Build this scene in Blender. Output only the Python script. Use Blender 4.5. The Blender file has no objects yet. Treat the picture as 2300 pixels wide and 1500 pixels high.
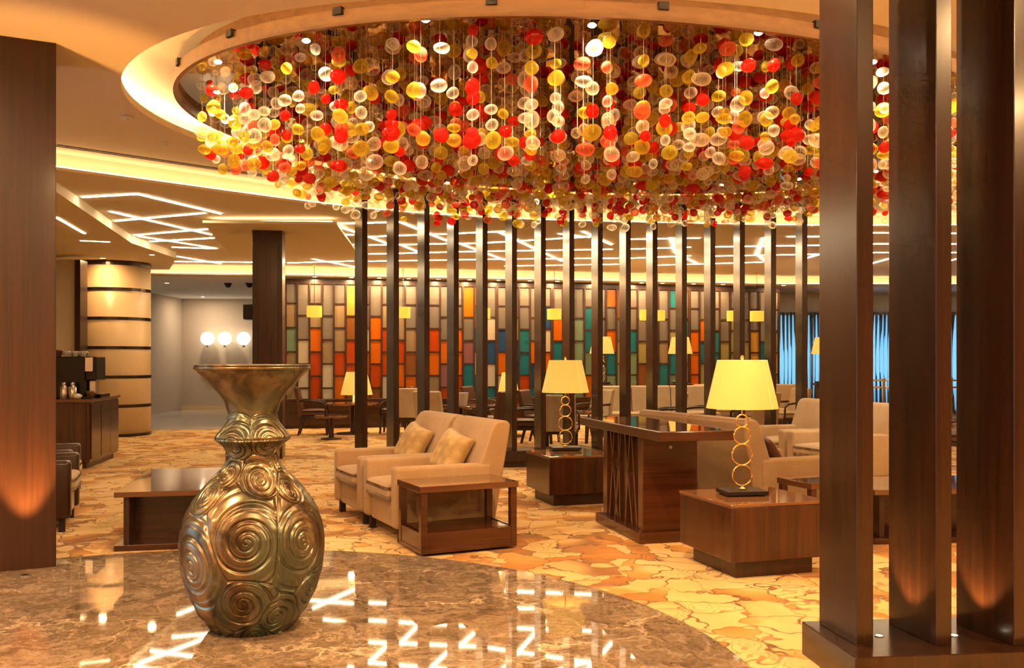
import bpy, bmesh, math, random
import numpy as np
from mathutils import Vector, Matrix
R = math.radians
rnd = random.Random(7)
sc = bpy.context.scene
col = sc.collection

# ------------------------------------------------------------------ camera
F, H, EYE = 2100.0, 810.0, 1.42           # focal length (px of 2300), horizon row, eye height
cam = bpy.data.cameras.new('camera'); cam_o = bpy.data.objects.new('camera', cam); col.objects.link(cam_o)
cam.sensor_width = 36.0; cam.lens = 36.0 * F / 2300.0; cam.shift_y = (H - 750.0) / 2300.0
cam.clip_end = 300; cam_o.location = (0, 0, EYE); cam_o.rotation_euler = (R(90), 0, 0)
sc.camera = cam_o
# ------------------------------------------------------------------ view, world
sc.view_settings.view_transform = 'Standard'; sc.view_settings.look = 'None'
sc.view_settings.gamma = 1.0; sc.view_settings.use_curve_mapping = False
sc.view_settings.exposure = 0.6
sc.cycles.transparent_max_bounces = 10
sc.cycles.use_adaptive_sampling = True; sc.cycles.adaptive_threshold = 0.08; sc.cycles.adaptive_min_samples = 12
sc.cycles.max_bounces = 5; sc.cycles.diffuse_bounces = 2; sc.cycles.glossy_bounces = 3
sc.cycles.sample_clamp_indirect = 6.0
sc.cycles.caustics_reflective = False; sc.cycles.caustics_refractive = False
w = bpy.data.worlds.new('world'); sc.world = w; w.use_nodes = True
bg = w.node_tree.nodes['Background']; bg.inputs[0].default_value = (0.27, 0.55, 0.76, 1); bg.inputs[1].default_value = 2.4

WARM = (1.0, 0.59, 0.26)
WARM2 = (1.0, 0.76, 0.48)
ZC, ZL, ZS = 3.6, 3.4, 3.2                # main ceiling, lower light-line ceiling, rear soffit

def light(name, kind, loc, power, colr=WARM, size=0.2, rot=(0, 0, 0), spot=None, parent=None):
    l = bpy.data.lights.new(name, kind); l.energy = power; l.color = colr
    if kind == 'AREA': l.shape = 'DISK'; l.size = size
    else: l.shadow_soft_size = size
    if spot: l.spot_size = R(spot); l.spot_blend = 0.6
    o = bpy.data.objects.new(name, l); col.objects.link(o); o.location = loc; o.rotation_euler = rot
    if parent: o.parent = parent
    return o

# ------------------------------------------------------------------ materials
def mat(name, base=(.8, .8, .8), rough=.5, metal=0., emit=None, es=0., coat=0., spec=.5, trans=0., ior=1.45, sheen=0.):
    m = bpy.data.materials.new(name); m.use_nodes = True
    b = m.node_tree.nodes['Principled BSDF']
    b.inputs['Base Color'].default_value = (*base, 1); b.inputs['Roughness'].default_value = rough
    b.inputs['Metallic'].default_value = metal; b.inputs['Coat Weight'].default_value = coat
    b.inputs['Specular IOR Level'].default_value = spec; b.inputs['Transmission Weight'].default_value = trans
    b.inputs['IOR'].default_value = ior; b.inputs['Sheen Weight'].default_value = sheen
    if emit: b.inputs['Emission Color'].default_value = (*emit, 1); b.inputs['Emission Strength'].default_value = es
    return m
def nd(m, t, **kw):
    n = m.node_tree.nodes.new(t)
    for k, v in kw.items(): setattr(n, k, v)
    return n
def ln(m, a, b): m.node_tree.links.new(a, b)
def ramp(m, fac, stops, interp='LINEAR'):
    r = nd(m, 'ShaderNodeValToRGB'); r.color_ramp.interpolation = interp
    e = r.color_ramp.elements
    while len(e) < len(stops): e.new(.5)
    for i, (p, c) in enumerate(stops): e[i].position = p; e[i].color = (*c, 1)
    ln(m, fac, r.inputs[0]); return r.outputs[0]
def coords(m, scale=(1, 1, 1), kind='Object'):
    t = nd(m, 'ShaderNodeTexCoord'); mp = nd(m, 'ShaderNodeMapping'); mp.inputs['Scale'].default_value = scale
    ln(m, t.outputs[kind], mp.inputs[0]); return mp.outputs[0]
def noise(m, vec, scale=5, detail=4, rough=.5, dist=0.):
    n = nd(m, 'ShaderNodeTexNoise'); n.inputs['Scale'].default_value = scale; n.inputs['Detail'].default_value = detail
    n.inputs['Roughness'].default_value = rough; n.inputs['Distortion'].default_value = dist
    ln(m, vec, n.inputs[0]); return n
def wood(name, dark, light_, rough=.32, axis='Z', coat=.25):
    m = mat(name, rough=rough, coat=coat)
    m.node_tree.nodes['Principled BSDF'].inputs['Coat Roughness'].default_value = .15
    s = {'Z': (22, 22, .8), 'X': (.8, 22, 22), 'Y': (22, .8, 22)}[axis]
    v = coords(m, s)
    n = noise(m, v, 1.0, 6, .62, .6)
    c = ramp(m, n.outputs[0], [(.30, dark), (.62, light_), (.8, tuple(.5 * a + .5 * b for a, b in zip(dark, light_)))])
    ln(m, c, m.node_tree.nodes['Principled BSDF'].inputs['Base Color']); return m
def fabric(name, c1, c2, scale=90):
    m = mat(name, rough=.85, spec=.2, sheen=.15); v = coords(m)
    n = noise(m, v, scale, 2); n2 = noise(m, v, 3, 2)
    mx = nd(m, 'ShaderNodeMath', operation='MULTIPLY'); ln(m, n.outputs[0], mx.inputs[0]); ln(m, n2.outputs[0], mx.inputs[1])
    c = ramp(m, mx.outputs[0], [(.1, c1), (.42, c2)])
    b = m.node_tree.nodes['Principled BSDF']; ln(m, c, b.inputs['Base Color'])
    bp = nd(m, 'ShaderNodeBump'); bp.inputs['Strength'].default_value = .12; bp.inputs['Distance'].default_value = .004
    ln(m, n.outputs[0], bp.inputs['Height']); ln(m, bp.outputs[0], b.inputs['Normal']); return m

M = {}
M['fin'] = wood('fin_wood', (.013, .0052, .0026), (.034, .0125, .0054), .26)
M['pillar'] = wood('pillar_wood', (.020, .0062, .0023), (.046, .0135, .0046), .4)
M['walnut'] = wood('walnut', (.026, .008, .0034), (.062, .020, .0075), .25, 'X', .4)
M['walnutv'] = wood('walnut_vertical', (.026, .008, .003), (.068, .020, .007), .25, 'Z', .4)
M['mahog'] = wood('mahogany', (.042, .012, .004), (.082, .024, .0075), .25, 'X', .4)
M['darkwood'] = wood('dark_wood', (.020, .008, .004), (.045, .016, .008), .35)
M['blackwood'] = mat('black_stained_wood', (.012, .006, .004), .45)
M['top'] = mat('polished_table_top', (.20, .085, .035), .05, coat=.6)
M['topd'] = mat('polished_dark_top', (.12, .045, .018), .06, coat=.8)
M['cream'] = fabric('cream_upholstery', (.42, .29, .17), (.56, .41, .25))
M['taupe'] = fabric('taupe_upholstery', (.30, .19, .10), (.40, .26, .14))
M['tan'] = fabric('tan_upholstery', (.36, .22, .11), (.46, .30, .16))
M['leather'] = mat('brown_leather', (.085, .030, .014), .4)
M['gold'] = mat('polished_brass', (.90, .60, .20), .18, 1.)
M['steel'] = mat('brushed_steel', (.62, .58, .52), .3, 1.)
M['black'] = mat('black_plastic', (.006, .005, .005), .22)
M['china'] = mat('white_china', (.75, .70, .62), .15)
M['cupbrown'] = mat('brown_cup', (.16, .07, .04), .3)
M['plaster'] = mat('ceiling_plaster', (.80, .68, .50), .75, spec=.2)
M['plasterw'] = mat('white_plaster', (.78, .76, .74), .75, spec=.2)
M['wallb'] = mat('beige_wall_paint', (.56, .46, .36), .8, spec=.2)
M['wallw'] = mat('pale_wall_panel', (.74, .62, .44), .6)
M['stone'] = mat('honey_stone', (.72, .53, .30), .35)
M['band'] = mat('dark_bronze_band', (.05, .035, .025), .25, .6)
M['slot'] = mat('slot_black', (.01, .008, .006), .6)
M['brass_dark'] = wood('fascia_wood', (.13, .055, .016), (.19, .085, .026), .4, 'X', 0.)
M['led'] = mat('led_strip', (.9, .8, .6), .5, emit=(1.0, .80, .50), es=24.)
M['cove'] = mat('cove_led', (.9, .8, .6), .5, emit=(1.0, .66, .32), es=30.)
M['cove2'] = mat('step_led', (.9, .8, .6), .5, emit=(1.0, .66, .32), es=11.)
M['shade'] = None
def shade_mat(name, es, colr, edge):
    m = mat(name, (.50, .30, .07), .8, emit=colr, es=es); b = m.node_tree.nodes['Principled BSDF']
    v = coords(m); n = noise(m, v, 160, 2)
    # woven linen: the lit cloth varies a little thread by thread
    c = ramp(m, n.outputs[0], [(.3, edge), (.7, colr)]); ln(m, c, b.inputs['Emission Color']); return m
M['shade'] = shade_mat('lamp_shade_linen', .46, (1.0, .57, .115), (.95, .50, .085))
M['shade2'] = shade_mat('pendant_shade', .75, (1.0, .48, .05), (.95, .42, .035))
M['seam'] = mat('shade_seam', (.75, .45, .15), .8, emit=(1, .50, .12), es=.55)
M['globe'] = mat('opal_globe', (.95, .92, .85), .4, emit=(1, .86, .62), es=2.2)
M['bulb'] = mat('halogen_bulb', (1, 1, 1), .4, emit=(1, .86, .62), es=60.)
M['uplight'] = mat('uplight_lens', (1, 1, 1), .4, emit=(1, .80, .50), es=14.)
M['rubber'] = mat('dark_foot', (.02, .012, .01), .6)
M['pillow'] = fabric('gold_satin', (.34, .20, .07), (.62, .42, .18), 14)
M['pillow'].node_tree.nodes['Principled BSDF'].inputs['Roughness'].default_value = .38
M['corr'] = mat('pale_corridor_stone', (.55, .52, .50), .12)
M['sheer'] = None

def thin_glass(name, tint, fac=.12, rough=.02):
    m = bpy.data.materials.new(name); m.use_nodes = True; nt = m.node_tree; nt.nodes.remove(nt.nodes['Principled BSDF'])
    t = nd(m, 'ShaderNodeBsdfTransparent'); t.inputs[0].default_value = (*tint, 1)
    g = nd(m, 'ShaderNodeBsdfGlossy'); g.inputs['Roughness'].default_value = rough
    fr = nd(m, 'ShaderNodeFresnel'); fr.inputs[0].default_value = 1.5
    mx = nd(m, 'ShaderNodeMixShader'); ln(m, fr.outputs[0], mx.inputs[0]); ln(m, t.outputs[0], mx.inputs[1]); ln(m, g.outputs[0], mx.inputs[2])
    ln(m, mx.outputs[0], nt.nodes['Material Output'].inputs[0]); return m
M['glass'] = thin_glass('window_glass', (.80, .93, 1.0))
def art_glass(name, c, clear=.15):
    """cathedral glass: scatters light from both sides, lets a little through, glossy skin"""
    m = bpy.data.materials.new(name); m.use_nodes = True; nt = m.node_tree; nt.nodes.remove(nt.nodes['Principled BSDF'])
    d = nd(m, 'ShaderNodeBsdfDiffuse'); d.inputs[0].default_value = (*c, 1)
    tl = nd(m, 'ShaderNodeBsdfTranslucent'); tl.inputs[0].default_value = (*c, 1)
    tp = nd(m, 'ShaderNodeBsdfTransparent'); tp.inputs[0].default_value = (*[min(1, x * 1.15) for x in c], 1)
    g = nd(m, 'ShaderNodeBsdfGlossy'); g.inputs['Roughness'].default_value = .12
    a = nd(m, 'ShaderNodeMixShader'); a.inputs[0].default_value = .5; ln(m, d.outputs[0], a.inputs[1]); ln(m, tl.outputs[0], a.inputs[2])
    b = nd(m, 'ShaderNodeMixShader'); b.inputs[0].default_value = clear; ln(m, a.outputs[0], b.inputs[1]); ln(m, tp.outputs[0], b.inputs[2])
    fr = nd(m, 'ShaderNodeFresnel'); fr.inputs[0].default_value = 1.4
    e = nd(m, 'ShaderNodeMixShader'); ln(m, fr.outputs[0], e.inputs[0]); ln(m, b.outputs[0], e.inputs[1]); ln(m, g.outputs[0], e.inputs[2])
    ln(m, e.outputs[0], nt.nodes['Material Output'].inputs[0]); return m
GL = {'clear': art_glass('pane_clear', (.80, .74, .66), .72), 'tan': art_glass('pane_tan', (.60, .44, .25), .25),
      'cream': art_glass('pane_cream', (.95, .84, .64), .1), 'orange': art_glass('pane_orange', (1.0, .24, .01), .1),
      'red': art_glass('pane_red', (.80, .11, .01), .1), 'brown': art_glass('pane_brown', (.50, .19, .05), .2),
      'green': art_glass('pane_green', (.36, .52, .33), .15), 'blue': art_glass('pane_blue', (.05, .16, .40), .2),
      'teal': art_glass('pane_teal', (.04, .36, .44), .2), 'olive': art_glass('pane_olive', (.62, .54, .20), .2),
      'mauve': art_glass('pane_mauve', (.48, .22, .24), .2), 'amber': art_glass('pane_amber', (.95, .55, .10), .1)}
def bead_mat(name, c, op):
    """hollow blown glass: walls read denser at the rim, thin in the middle"""
    m = bpy.data.materials.new(name); m.use_nodes = True; nt = m.node_tree; p = nt.nodes['Principled BSDF']
    p.inputs['Base Color'].default_value = (*c, 1); p.inputs['Roughness'].default_value = .08; p.inputs['Specular IOR Level'].default_value = .8
    tl = nd(m, 'ShaderNodeBsdfTranslucent'); tl.inputs[0].default_value = (*c, 1)
    a = nd(m, 'ShaderNodeMixShader'); a.inputs[0].default_value = .45; ln(m, p.outputs[0], a.inputs[1]); ln(m, tl.outputs[0], a.inputs[2])
    tp = nd(m, 'ShaderNodeBsdfTransparent'); tp.inputs[0].default_value = (*[.35 + .65 * min(1, x * 1.1) for x in c], 1)
    lw = nd(m, 'ShaderNodeLayerWeight'); lw.inputs[0].default_value = .35
    mr = nd(m, 'ShaderNodeMapRange'); mr.inputs[3].default_value = op; mr.inputs[4].default_value = .97
    ln(m, lw.outputs['Facing'], mr.inputs[0])
    x = nd(m, 'ShaderNodeMixShader'); ln(m, mr.outputs[0], x.inputs[0]); ln(m, tp.outputs[0], x.inputs[1]); ln(m, a.outputs[0], x.inputs[2])
    ln(m, x.outputs[0], nt.nodes['Material Output'].inputs[0]); return m
BM = [bead_mat('bead_clear', (.95, .86, .70), .08), bead_mat('bead_amber', (.78, .62, .07), .24),
      bead_mat('bead_red', (.78, .016, .006), .52), bead_mat('bead_coral', (.88, .26, .12), .22)]

# carpet: big agate-like shapes, cream, honey and brown
def carpet():
    m = mat('patterned_carpet', rough=.9, spec=.15, sheen=.1); b = m.node_tree.nodes['Principled BSDF']
    v = coords(m); n = noise(m, v, 2.0, 3, .55)
    mix = nd(m, 'ShaderNodeMixRGB'); mix.inputs[0].default_value = .42; ln(m, v, mix.inputs[1]); ln(m, n.outputs[1], mix.inputs[2])
    def vor(sc_, feat):
        q = nd(m, 'ShaderNodeTexVoronoi', feature=feat); q.inputs['Scale'].default_value = sc_; ln(m, mix.outputs[0], q.inputs[0]); return q
    c1 = vor(6.2, 'F1'); sep = nd(m, 'ShaderNodeSeparateColor'); ln(m, c1.outputs['Color'], sep.inputs[0])
    big = noise(m, v, 1.0, 1, .5)
    add = nd(m, 'ShaderNodeMath', operation='MULTIPLY_ADD'); ln(m, sep.outputs[0], add.inputs[0]); add.inputs[1].default_value = .45
    ln(m, big.outputs[0], add.inputs[2])
    colr = ramp(m, add.outputs[0], [(.0, (.60, .40, .18)), (.30, (.70, .47, .21)), (.72, (.70, .45, .18)), (.78, (.58, .29, .075)), (.86, (.46, .19, .035)), (.93, (.30, .14, .045)), (1., (.62, .38, .14))], 'EASE')
    rings = nd(m, 'ShaderNodeMath', operation='MULTIPLY'); ln(m, c1.outputs['Distance'], rings.inputs[0]); rings.inputs[1].default_value = 40
    sn = nd(m, 'ShaderNodeMath', operation='SINE'); ln(m, rings.outputs[0], sn.inputs[0])
    gate = nd(m, 'ShaderNodeMath', operation='MULTIPLY'); ln(m, sn.outputs[0], gate.inputs[0])
    g2 = ramp(m, sep.outputs[1], [(.62, (0, 0, 0)), (.72, (1, 1, 1))]); ln(m, g2, gate.inputs[1])
    rg = ramp(m, gate.outputs[0], [(.75, (0, 0, 0)), (.95, (.55, .55, .55))])
    e = vor(6.2, 'DISTANCE_TO_EDGE')
    eg = ramp(m, e.outputs['Distance'], [(.014, (1, 1, 1)), (.042, (0, 0, 0))])
    mxl = nd(m, 'ShaderNodeMixRGB', blend_type='LIGHTEN'); mxl.inputs[0].default_value = 1; ln(m, eg, mxl.inputs[1]); ln(m, rg, mxl.inputs[2])
    var = noise(m, v, 2.2, 2); vg = ramp(m, var.outputs[0], [(.34, (.35, .35, .35)), (.55, (.95, .95, .95))])
    ml = nd(m, 'ShaderNodeMixRGB', blend_type='MULTIPLY'); ml.inputs[0].default_value = 1; ln(m, mxl.outputs[0], ml.inputs[1]); ln(m, vg, ml.inputs[2])
    fin = nd(m, 'ShaderNodeMixRGB'); ln(m, ml.outputs[0], fin.inputs[0]); ln(m, colr, fin.inputs[1]); fin.inputs[2].default_value = (.16, .075, .025, 1)
    ln(m, fin.outputs[0], b.inputs['Base Color'])
    fz = noise(m, v, 260, 2); bp = nd(m, 'ShaderNodeBump'); bp.inputs['Strength'].default_value = .25; bp.inputs['Distance'].default_value = .004
    ln(m, fz.outputs[0], bp.inputs['Height']); ln(m, bp.outputs[0], b.inputs['Normal']); return m
def marble():
    m = mat('brown_marble', rough=.03, spec=.65, coat=.1); b = m.node_tree.nodes['Principled BSDF']
    b.inputs['Coat Roughness'].default_value = .02
    v = coords(m); d = noise(m, v, 2.2, 5, .6)
    mix = nd(m, 'ShaderNodeMixRGB'); mix.inputs[0].default_value = .45; ln(m, v, mix.inputs[1]); ln(m, d.outputs[1], mix.inputs[2])
    n1 = noise(m, mix.outputs[0], 11, 8, .75, 1.1)
    base = ramp(m, n1.outputs[0], [(.30, (.062, .040, .024)), (.48, (.185, .128, .082)), (.66, (.39, .285, .195))])
    def vein(s, w0, w1, val):
        q = nd(m, 'ShaderNodeTexVoronoi', feature='DISTANCE_TO_EDGE'); q.inputs['Scale'].default_value = s; ln(m, mix.outputs[0], q.inputs[0])
        return ramp(m, q.outputs['Distance'], [(w0, (val,) * 3), (w1, (0, 0, 0))])
    a = vein(2.6, .002, .022, .85); c = vein(9.0, .001, .03, .4)
    gate = noise(m, v, 1.7, 3); gg = ramp(m, gate.outputs[0], [(.44, (.1, .1, .1)), (.62, (1, 1, 1))])
    mx = nd(m, 'ShaderNodeMixRGB', blend_type='LIGHTEN'); mx.inputs[0].default_value = 1; ln(m, a, mx.inputs[1]); ln(m, c, mx.inputs[2])
    ml = nd(m, 'ShaderNodeMixRGB', blend_type='MULTIPLY'); ml.inputs[0].default_value = 1; ln(m, mx.outputs[0], ml.inputs[1]); ln(m, gg, ml.inputs[2])
    f = nd(m, 'ShaderNodeMixRGB'); ln(m, ml.outputs[0], f.inputs[0]); ln(m, base, f.inputs[1]); f.inputs[2].default_value = (.74, .58, .40, 1)
    ln(m, f.outputs[0], b.inputs['Base Color']); return m
def bronze():
    m = mat('patinated_bronze', rough=.27, metal=.82); b = m.node_tree.nodes['Principled BSDF']
    v = coords(m, (1, 1, .6)); n = noise(m, v, 6.5, 4, .55, .8); n2 = noise(m, v, 3.3, 3, .5, .5)
    c1 = ramp(m, n.outputs[0], [(.34, (.070, .045, .024)), (.50, (.22, .158, .09)), (.66, (.40, .31, .185))])
    g = ramp(m, n2.outputs[0], [(.45, (0, 0, 0)), (.62, (.75, .75, .75))])
    mx = nd(m, 'ShaderNodeMixRGB'); ln(m, g, mx.inputs[0]); ln(m, c1, mx.inputs[1]); mx.inputs[2].default_value = (.125, .175, .135, 1)
    ln(m, mx.outputs[0], b.inputs['Base Color'])
    rr = ramp(m, n.outputs[0], [(.3, (.36,) * 3), (.7, (.2,) * 3)]); ln(m, rr, b.inputs['Roughness']); return m
M['carpet'] = carpet(); M['marble'] = marble(); M['bronze'] = bronze()
M['mirror'] = mat('smoked_mirror', (.46, .31, .19), .015, 1.)
M['sheer'] = art_glass('sheer_curtain', (.82, .90, .94), .62)

# ------------------------------------------------------------------ mesh helpers
class MB:
    def __init__(s): s.v = []; s.f = []; s.mi = []
    def add(s, vs, fs, mi=0):
        k = len(s.v); s.v += [tuple(p) for p in vs]; s.f += [tuple(i + k for i in q) for q in fs]; s.mi += [mi] * len(fs); return s
    def box(s, x0, x1, y0, y1, z0, z1, mi=0):
        return s.add([(x0, y0, z0), (x1, y0, z0), (x1, y1, z0), (x0, y1, z0), (x0, y0, z1), (x1, y0, z1), (x1, y1, z1), (x0, y1, z1)],
                     [(0, 3, 2, 1), (4, 5, 6, 7), (0, 1, 5, 4), (1, 2, 6, 5), (2, 3, 7, 6), (3, 0, 4, 7)], mi)
    def prism(s, poly, a0, a1, axis='y'):
        """polygon (p,q) extruded along an axis: y -> (p,a,q); z -> (p,q,a); x -> (a,p,q)"""
        f = {'y': lambda p, q, a: (p, a, q), 'z': lambda p, q, a: (p, q, a), 'x': lambda p, q, a: (a, p, q)}[axis]
        n = len(poly); vs = [f(p, q, a0) for p, q in poly] + [f(p, q, a1) for p, q in poly]
        return s.add(vs, [tuple(range(n))[::-1], tuple(range(n, 2 * n))] + [(i, (i + 1) % n, n + (i + 1) % n, n + i) for i in range(n)])
    def lathe(s, prof, n=32, c=(0, 0, 0), sx=1., sy=1., cap=True):
        k = []; vs = []
        for r, z in prof:
            for i in range(n):
                a = 2 * math.pi * i / n; vs.append((c[0] + r * math.cos(a) * sx, c[1] + r * math.sin(a) * sy, c[2] + z))
        fs = []
        for j in range(len(prof) - 1):
            for i in range(n):
                fs.append((j * n + i, j * n + (i + 1) % n, (j + 1) * n + (i + 1) % n, (j + 1) * n + i))
        if cap:
            if prof[0][0] > 1e-4: fs.append(tuple(range(n))[::-1])
            if prof[-1][0] > 1e-4: fs.append(tuple(range((len(prof) - 1) * n, len(prof) * n)))
        return s.add(vs, fs)
    def tube(s, pts, r, n=8, closed=False):
        pts = [Vector(p) for p in pts]; m = len(pts); vs = []
        for i, p in enumerate(pts):
            a = pts[(i - 1) % m] if (closed or i > 0) else p; b = pts[(i + 1) % m] if (closed or i < m - 1) else p
            t = (b - a).normalized(); up = Vector((0, 0, 1)) if abs(t.z) < .95 else Vector((1, 0, 0))
            u = t.cross(up).normalized(); v = u.cross(t)
            for k in range(n):
                q = 2 * math.pi * k / n; vs.append(p + u * math.cos(q) * r + v * math.sin(q) * r)
        fs = []
        for i in range(m if closed else m - 1):
            j = (i + 1) % m
            for k in range(n): fs.append((i * n + k, i * n + (k + 1) % n, j * n + (k + 1) % n, j * n + k))
        if not closed: fs += [tuple(range(n)), tuple(range((m - 1) * n, m * n))[::-1]]
        return s.add(vs, fs)
    def build(s, name, m, parent=None, bevel=0., smooth=False, loc=None, seg=2):
        me = bpy.data.meshes.new(name); me.from_pydata(s.v, [], s.f)
        bm = bmesh.new(); bm.from_mesh(me); bmesh.ops.recalc_face_normals(bm, faces=bm.faces); bm.to_mesh(me); bm.free()
        for x in (m if isinstance(m, (list, tuple)) else [m]): me.materials.append(x)
        if any(s.mi): me.polygons.foreach_set('material_index', s.mi)
        return link(name, me, parent, bevel, smooth, loc, seg)
def link(name, me, parent=None, bevel=0., smooth=False, loc=None, seg=2):
    if smooth: me.polygons.foreach_set('use_smooth', [True] * len(me.polygons))
    o = bpy.data.objects.new(name, me); col.objects.link(o)
    if parent: o.parent = parent
    if loc: o.location = loc
    if bevel:
        b = o.modifiers.new('bevel', 'BEVEL'); b.width = bevel; b.segments = seg; b.limit_method = 'ANGLE'
        if smooth is False and seg > 2:
            me.polygons.foreach_set('use_smooth', [True] * len(me.polygons)); b.harden_normals = True
    return o
def thing(name, label, cat, loc=(0, 0, 0), rz=0., group=None):
    o = bpy.data.objects.new(name, None); col.objects.link(o); o.location = loc; o.rotation_euler = (0, 0, R(rz)); o.empty_display_size = .1
    return tag(o, label, cat, group)
def tag(o, label, cat, group=None, kind=None):
    o['label'] = label; o['category'] = cat
    if group: o['group'] = group
    if kind: o['kind'] = kind
    return o
def struct(o, label=None):
    o['kind'] = 'structure'
    if label: o['label'] = label
    return o
def copy_tree(o, loc=None, rz=None, label=None, parent=None):
    c = o.copy(); col.objects.link(c); c.parent = parent
    for ch in [x for x in col.objects if x.parent == o]: copy_tree(ch, parent=c)
    if loc: c.location = loc
    if rz is not None: c.rotation_euler = (0, 0, R(rz))
    if label: c['label'] = label
    return c
def fl(px, py, z=0.):                       # pixel -> point on the horizontal plane z
    Y = F * (EYE - z) / (py - H); return ((px - 1150.) / F * Y, Y, z)
def at(px, Y): return (px - 1150.) / F * Y
def roundbox(sx, sy, sz, r, seg=4, bulge=0.):
    bm = bmesh.new(); bmesh.ops.create_cube(bm, size=1.)
    for v in bm.verts: v.co = Vector((v.co.x * sx, v.co.y * sy, v.co.z * sz))
    if bulge: bmesh.ops.subdivide_edges(bm, edges=bm.edges[:], cuts=6, use_grid_fill=True)
    es = [e for e in bm.edges if len(e.link_faces) == 2 and e.calc_face_angle(0) > .5]
    bmesh.ops.bevel(bm, geom=es, offset=r, segments=seg, profile=.5, affect='EDGES')
    if bulge:
        for v in bm.verts:
            k = max(0, 1 - (2 * v.co.x / sx) ** 2) * max(0, 1 - (2 * v.co.y / sy) ** 2)
            v.co.z += bulge * k * (1 if v.co.z > 0 else -.2)
    me = bpy.data.meshes.new('m'); bm.to_mesh(me); bm.free(); return me
def rb(name, m, parent, c, s, r, seg=4, bulge=0.):
    me = roundbox(*s, r, seg, bulge); me.materials.append(m); return link(name, me, parent, smooth=True, loc=c)

# ================================================================== SETTING
def catmull(pts, n=10):
    out = []; P = [np.array(p, float) for p in pts]; P = [2 * P[0] - P[1]] + P + [2 * P[-1] - P[-2]]
    for i in range(1, len(P) - 2):
        for k in range(n):
            t = k / n; a, b, c, d = P[i - 1:i + 3]
            out.append(tuple(.5 * ((2 * b) + (c - a) * t + (2 * a - 5 * b + 4 * c - d) * t * t + (3 * b - a - 3 * c + d) * t ** 3)))
    out.append(tuple(P[-2])); return out
def polyfill(loops, z):
    bm = bmesh.new()
    for lp in loops:
        vs = [bm.verts.new((x, y, z)) for x, y in lp]
        for i in range(len(vs)): bm.edges.new((vs[i], vs[(i + 1) % len(vs)]))
    bmesh.ops.triangle_fill(bm, use_beauty=True, edges=bm.edges[:])
    return bm
def slab(name, loops, z0, z1, m):
    """plan outline(s) filled and given thickness"""
    bm = polyfill(loops, z0); r = bmesh.ops.extrude_face_region(bm, geom=bm.faces[:])
    for v in r['geom']:
        if isinstance(v, bmesh.types.BMVert): v.co.z = z1
    bmesh.ops.recalc_face_normals(bm, faces=bm.faces)
    me = bpy.data.meshes.new(name); bm.to_mesh(me); bm.free(); me.materials.append(m); return link(name, me)
def ribbon(pts, z0, z1, closed=False):
    b = MB(); n = len(pts); vs = [(x, y, z0) for x, y in pts] + [(x, y, z1) for x, y in pts]
    b.add(vs, [(i, (i + 1) % n, n + (i + 1) % n, n + i) for i in range(n if closed else n - 1)]); return b
def offset(pts, d):
    out = []
    for i, p in enumerate(pts):
        a = np.array(pts[max(0, i - 1)]); b = np.array(pts[min(len(pts) - 1, i + 1)]); t = (b - a) / np.linalg.norm(b - a)
        out.append((p[0] + t[1] * d, p[1] - t[0] * d))
    return out
def band(pa, pb, z0, z1):
    """solid strip between two plan curves"""
    b = MB(); n = len(pa); vs = [(x, y, z0) for x, y in pa] + [(x, y, z0) for x, y in pb] + [(x, y, z1) for x, y in pa] + [(x, y, z1) for x, y in pb]
    f = []
    for i in range(n - 1):
        f += [(i, i + 1, n + i + 1, n + i), (2 * n + i, 2 * n + i + 1, 3 * n + i + 1, 3 * n + i), (i, i + 1, 2 * n + i + 1, 2 * n + i), (n + i, n + i + 1, 3 * n + i + 1, 3 * n + i)]
    f += [(0, n, 3 * n, 2 * n), (n - 1, 2 * n - 1, 4 * n - 1, 3 * n - 1)]
    return b.add(vs, f)
def eband(k0, k1, z0, z1, n=128, e=None):
    pa = [ell(k0, 2 * math.pi * i / n) for i in range(n)]; pb = [ell(k1, 2 * math.pi * i / n) for i in range(n)]
    return band(pa + pa[:1], pb + pb[:1], z0, z1)

XL, XR, YB, YF = -9.5, 14.0, -4.0, 27.0
fo = MB().box(XL, XR, YB, YF, -.1, 0).build('floor', M['carpet']); struct(fo, 'patterned carpet in cream, honey and brown agate shapes')
# polished marble disc inlaid in the carpet
mc = (-1.9, 4.0); mr_ = 3.02
md = MB().lathe([(mr_, 0.), (mr_, .006), (0.001, .006)], 160, (mc[0], mc[1], 0), cap=False).build('floor_marble', M['marble']); struct(md, 'round polished brown marble inlay with pale veins')
co = slab('floor_corridor', [[(XL, 19.3), (-4.9, 19.3), (-4.9, 27), (XL, 27)]], .001, .005, M['corr']); struct(co, 'pale stone corridor floor')

# --- ellipse of the light dome
EC, EA, EB, ET = (1.06, 9.12), 4.50, 3.32, R(25)
IA, IB = EA - .38, EB - .38               # mirrored plate
def ell(k, t, a=EA, b=EB):
    """k shrinks/grows both half axes by a distance"""
    x, y = (a + k) * math.cos(t), (b + k) * math.sin(t)
    return (EC[0] + x * math.cos(ET) - y * math.sin(ET), EC[1] + x * math.sin(ET) + y * math.cos(ET))
step = catmull([(XL, 5.3), (-7.2, 7.45), (-4.77, 9.85), (-2.1, 12.37), (-.3, 13.25), (1.63, 13.67), (5.5, 14.05), (9.5, 13.4), (XR, 11.6)], 8)
hole = [ell(0, 2 * math.pi * i / 128) for i in range(128)]
c1 = slab('ceiling', [[(XL, YB)] + [(XR, YB)] + step[::-1], hole], ZC, ZC + .06, M['plaster']); struct(c1, 'smooth warm-lit ceiling around the oval light dome')
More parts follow.
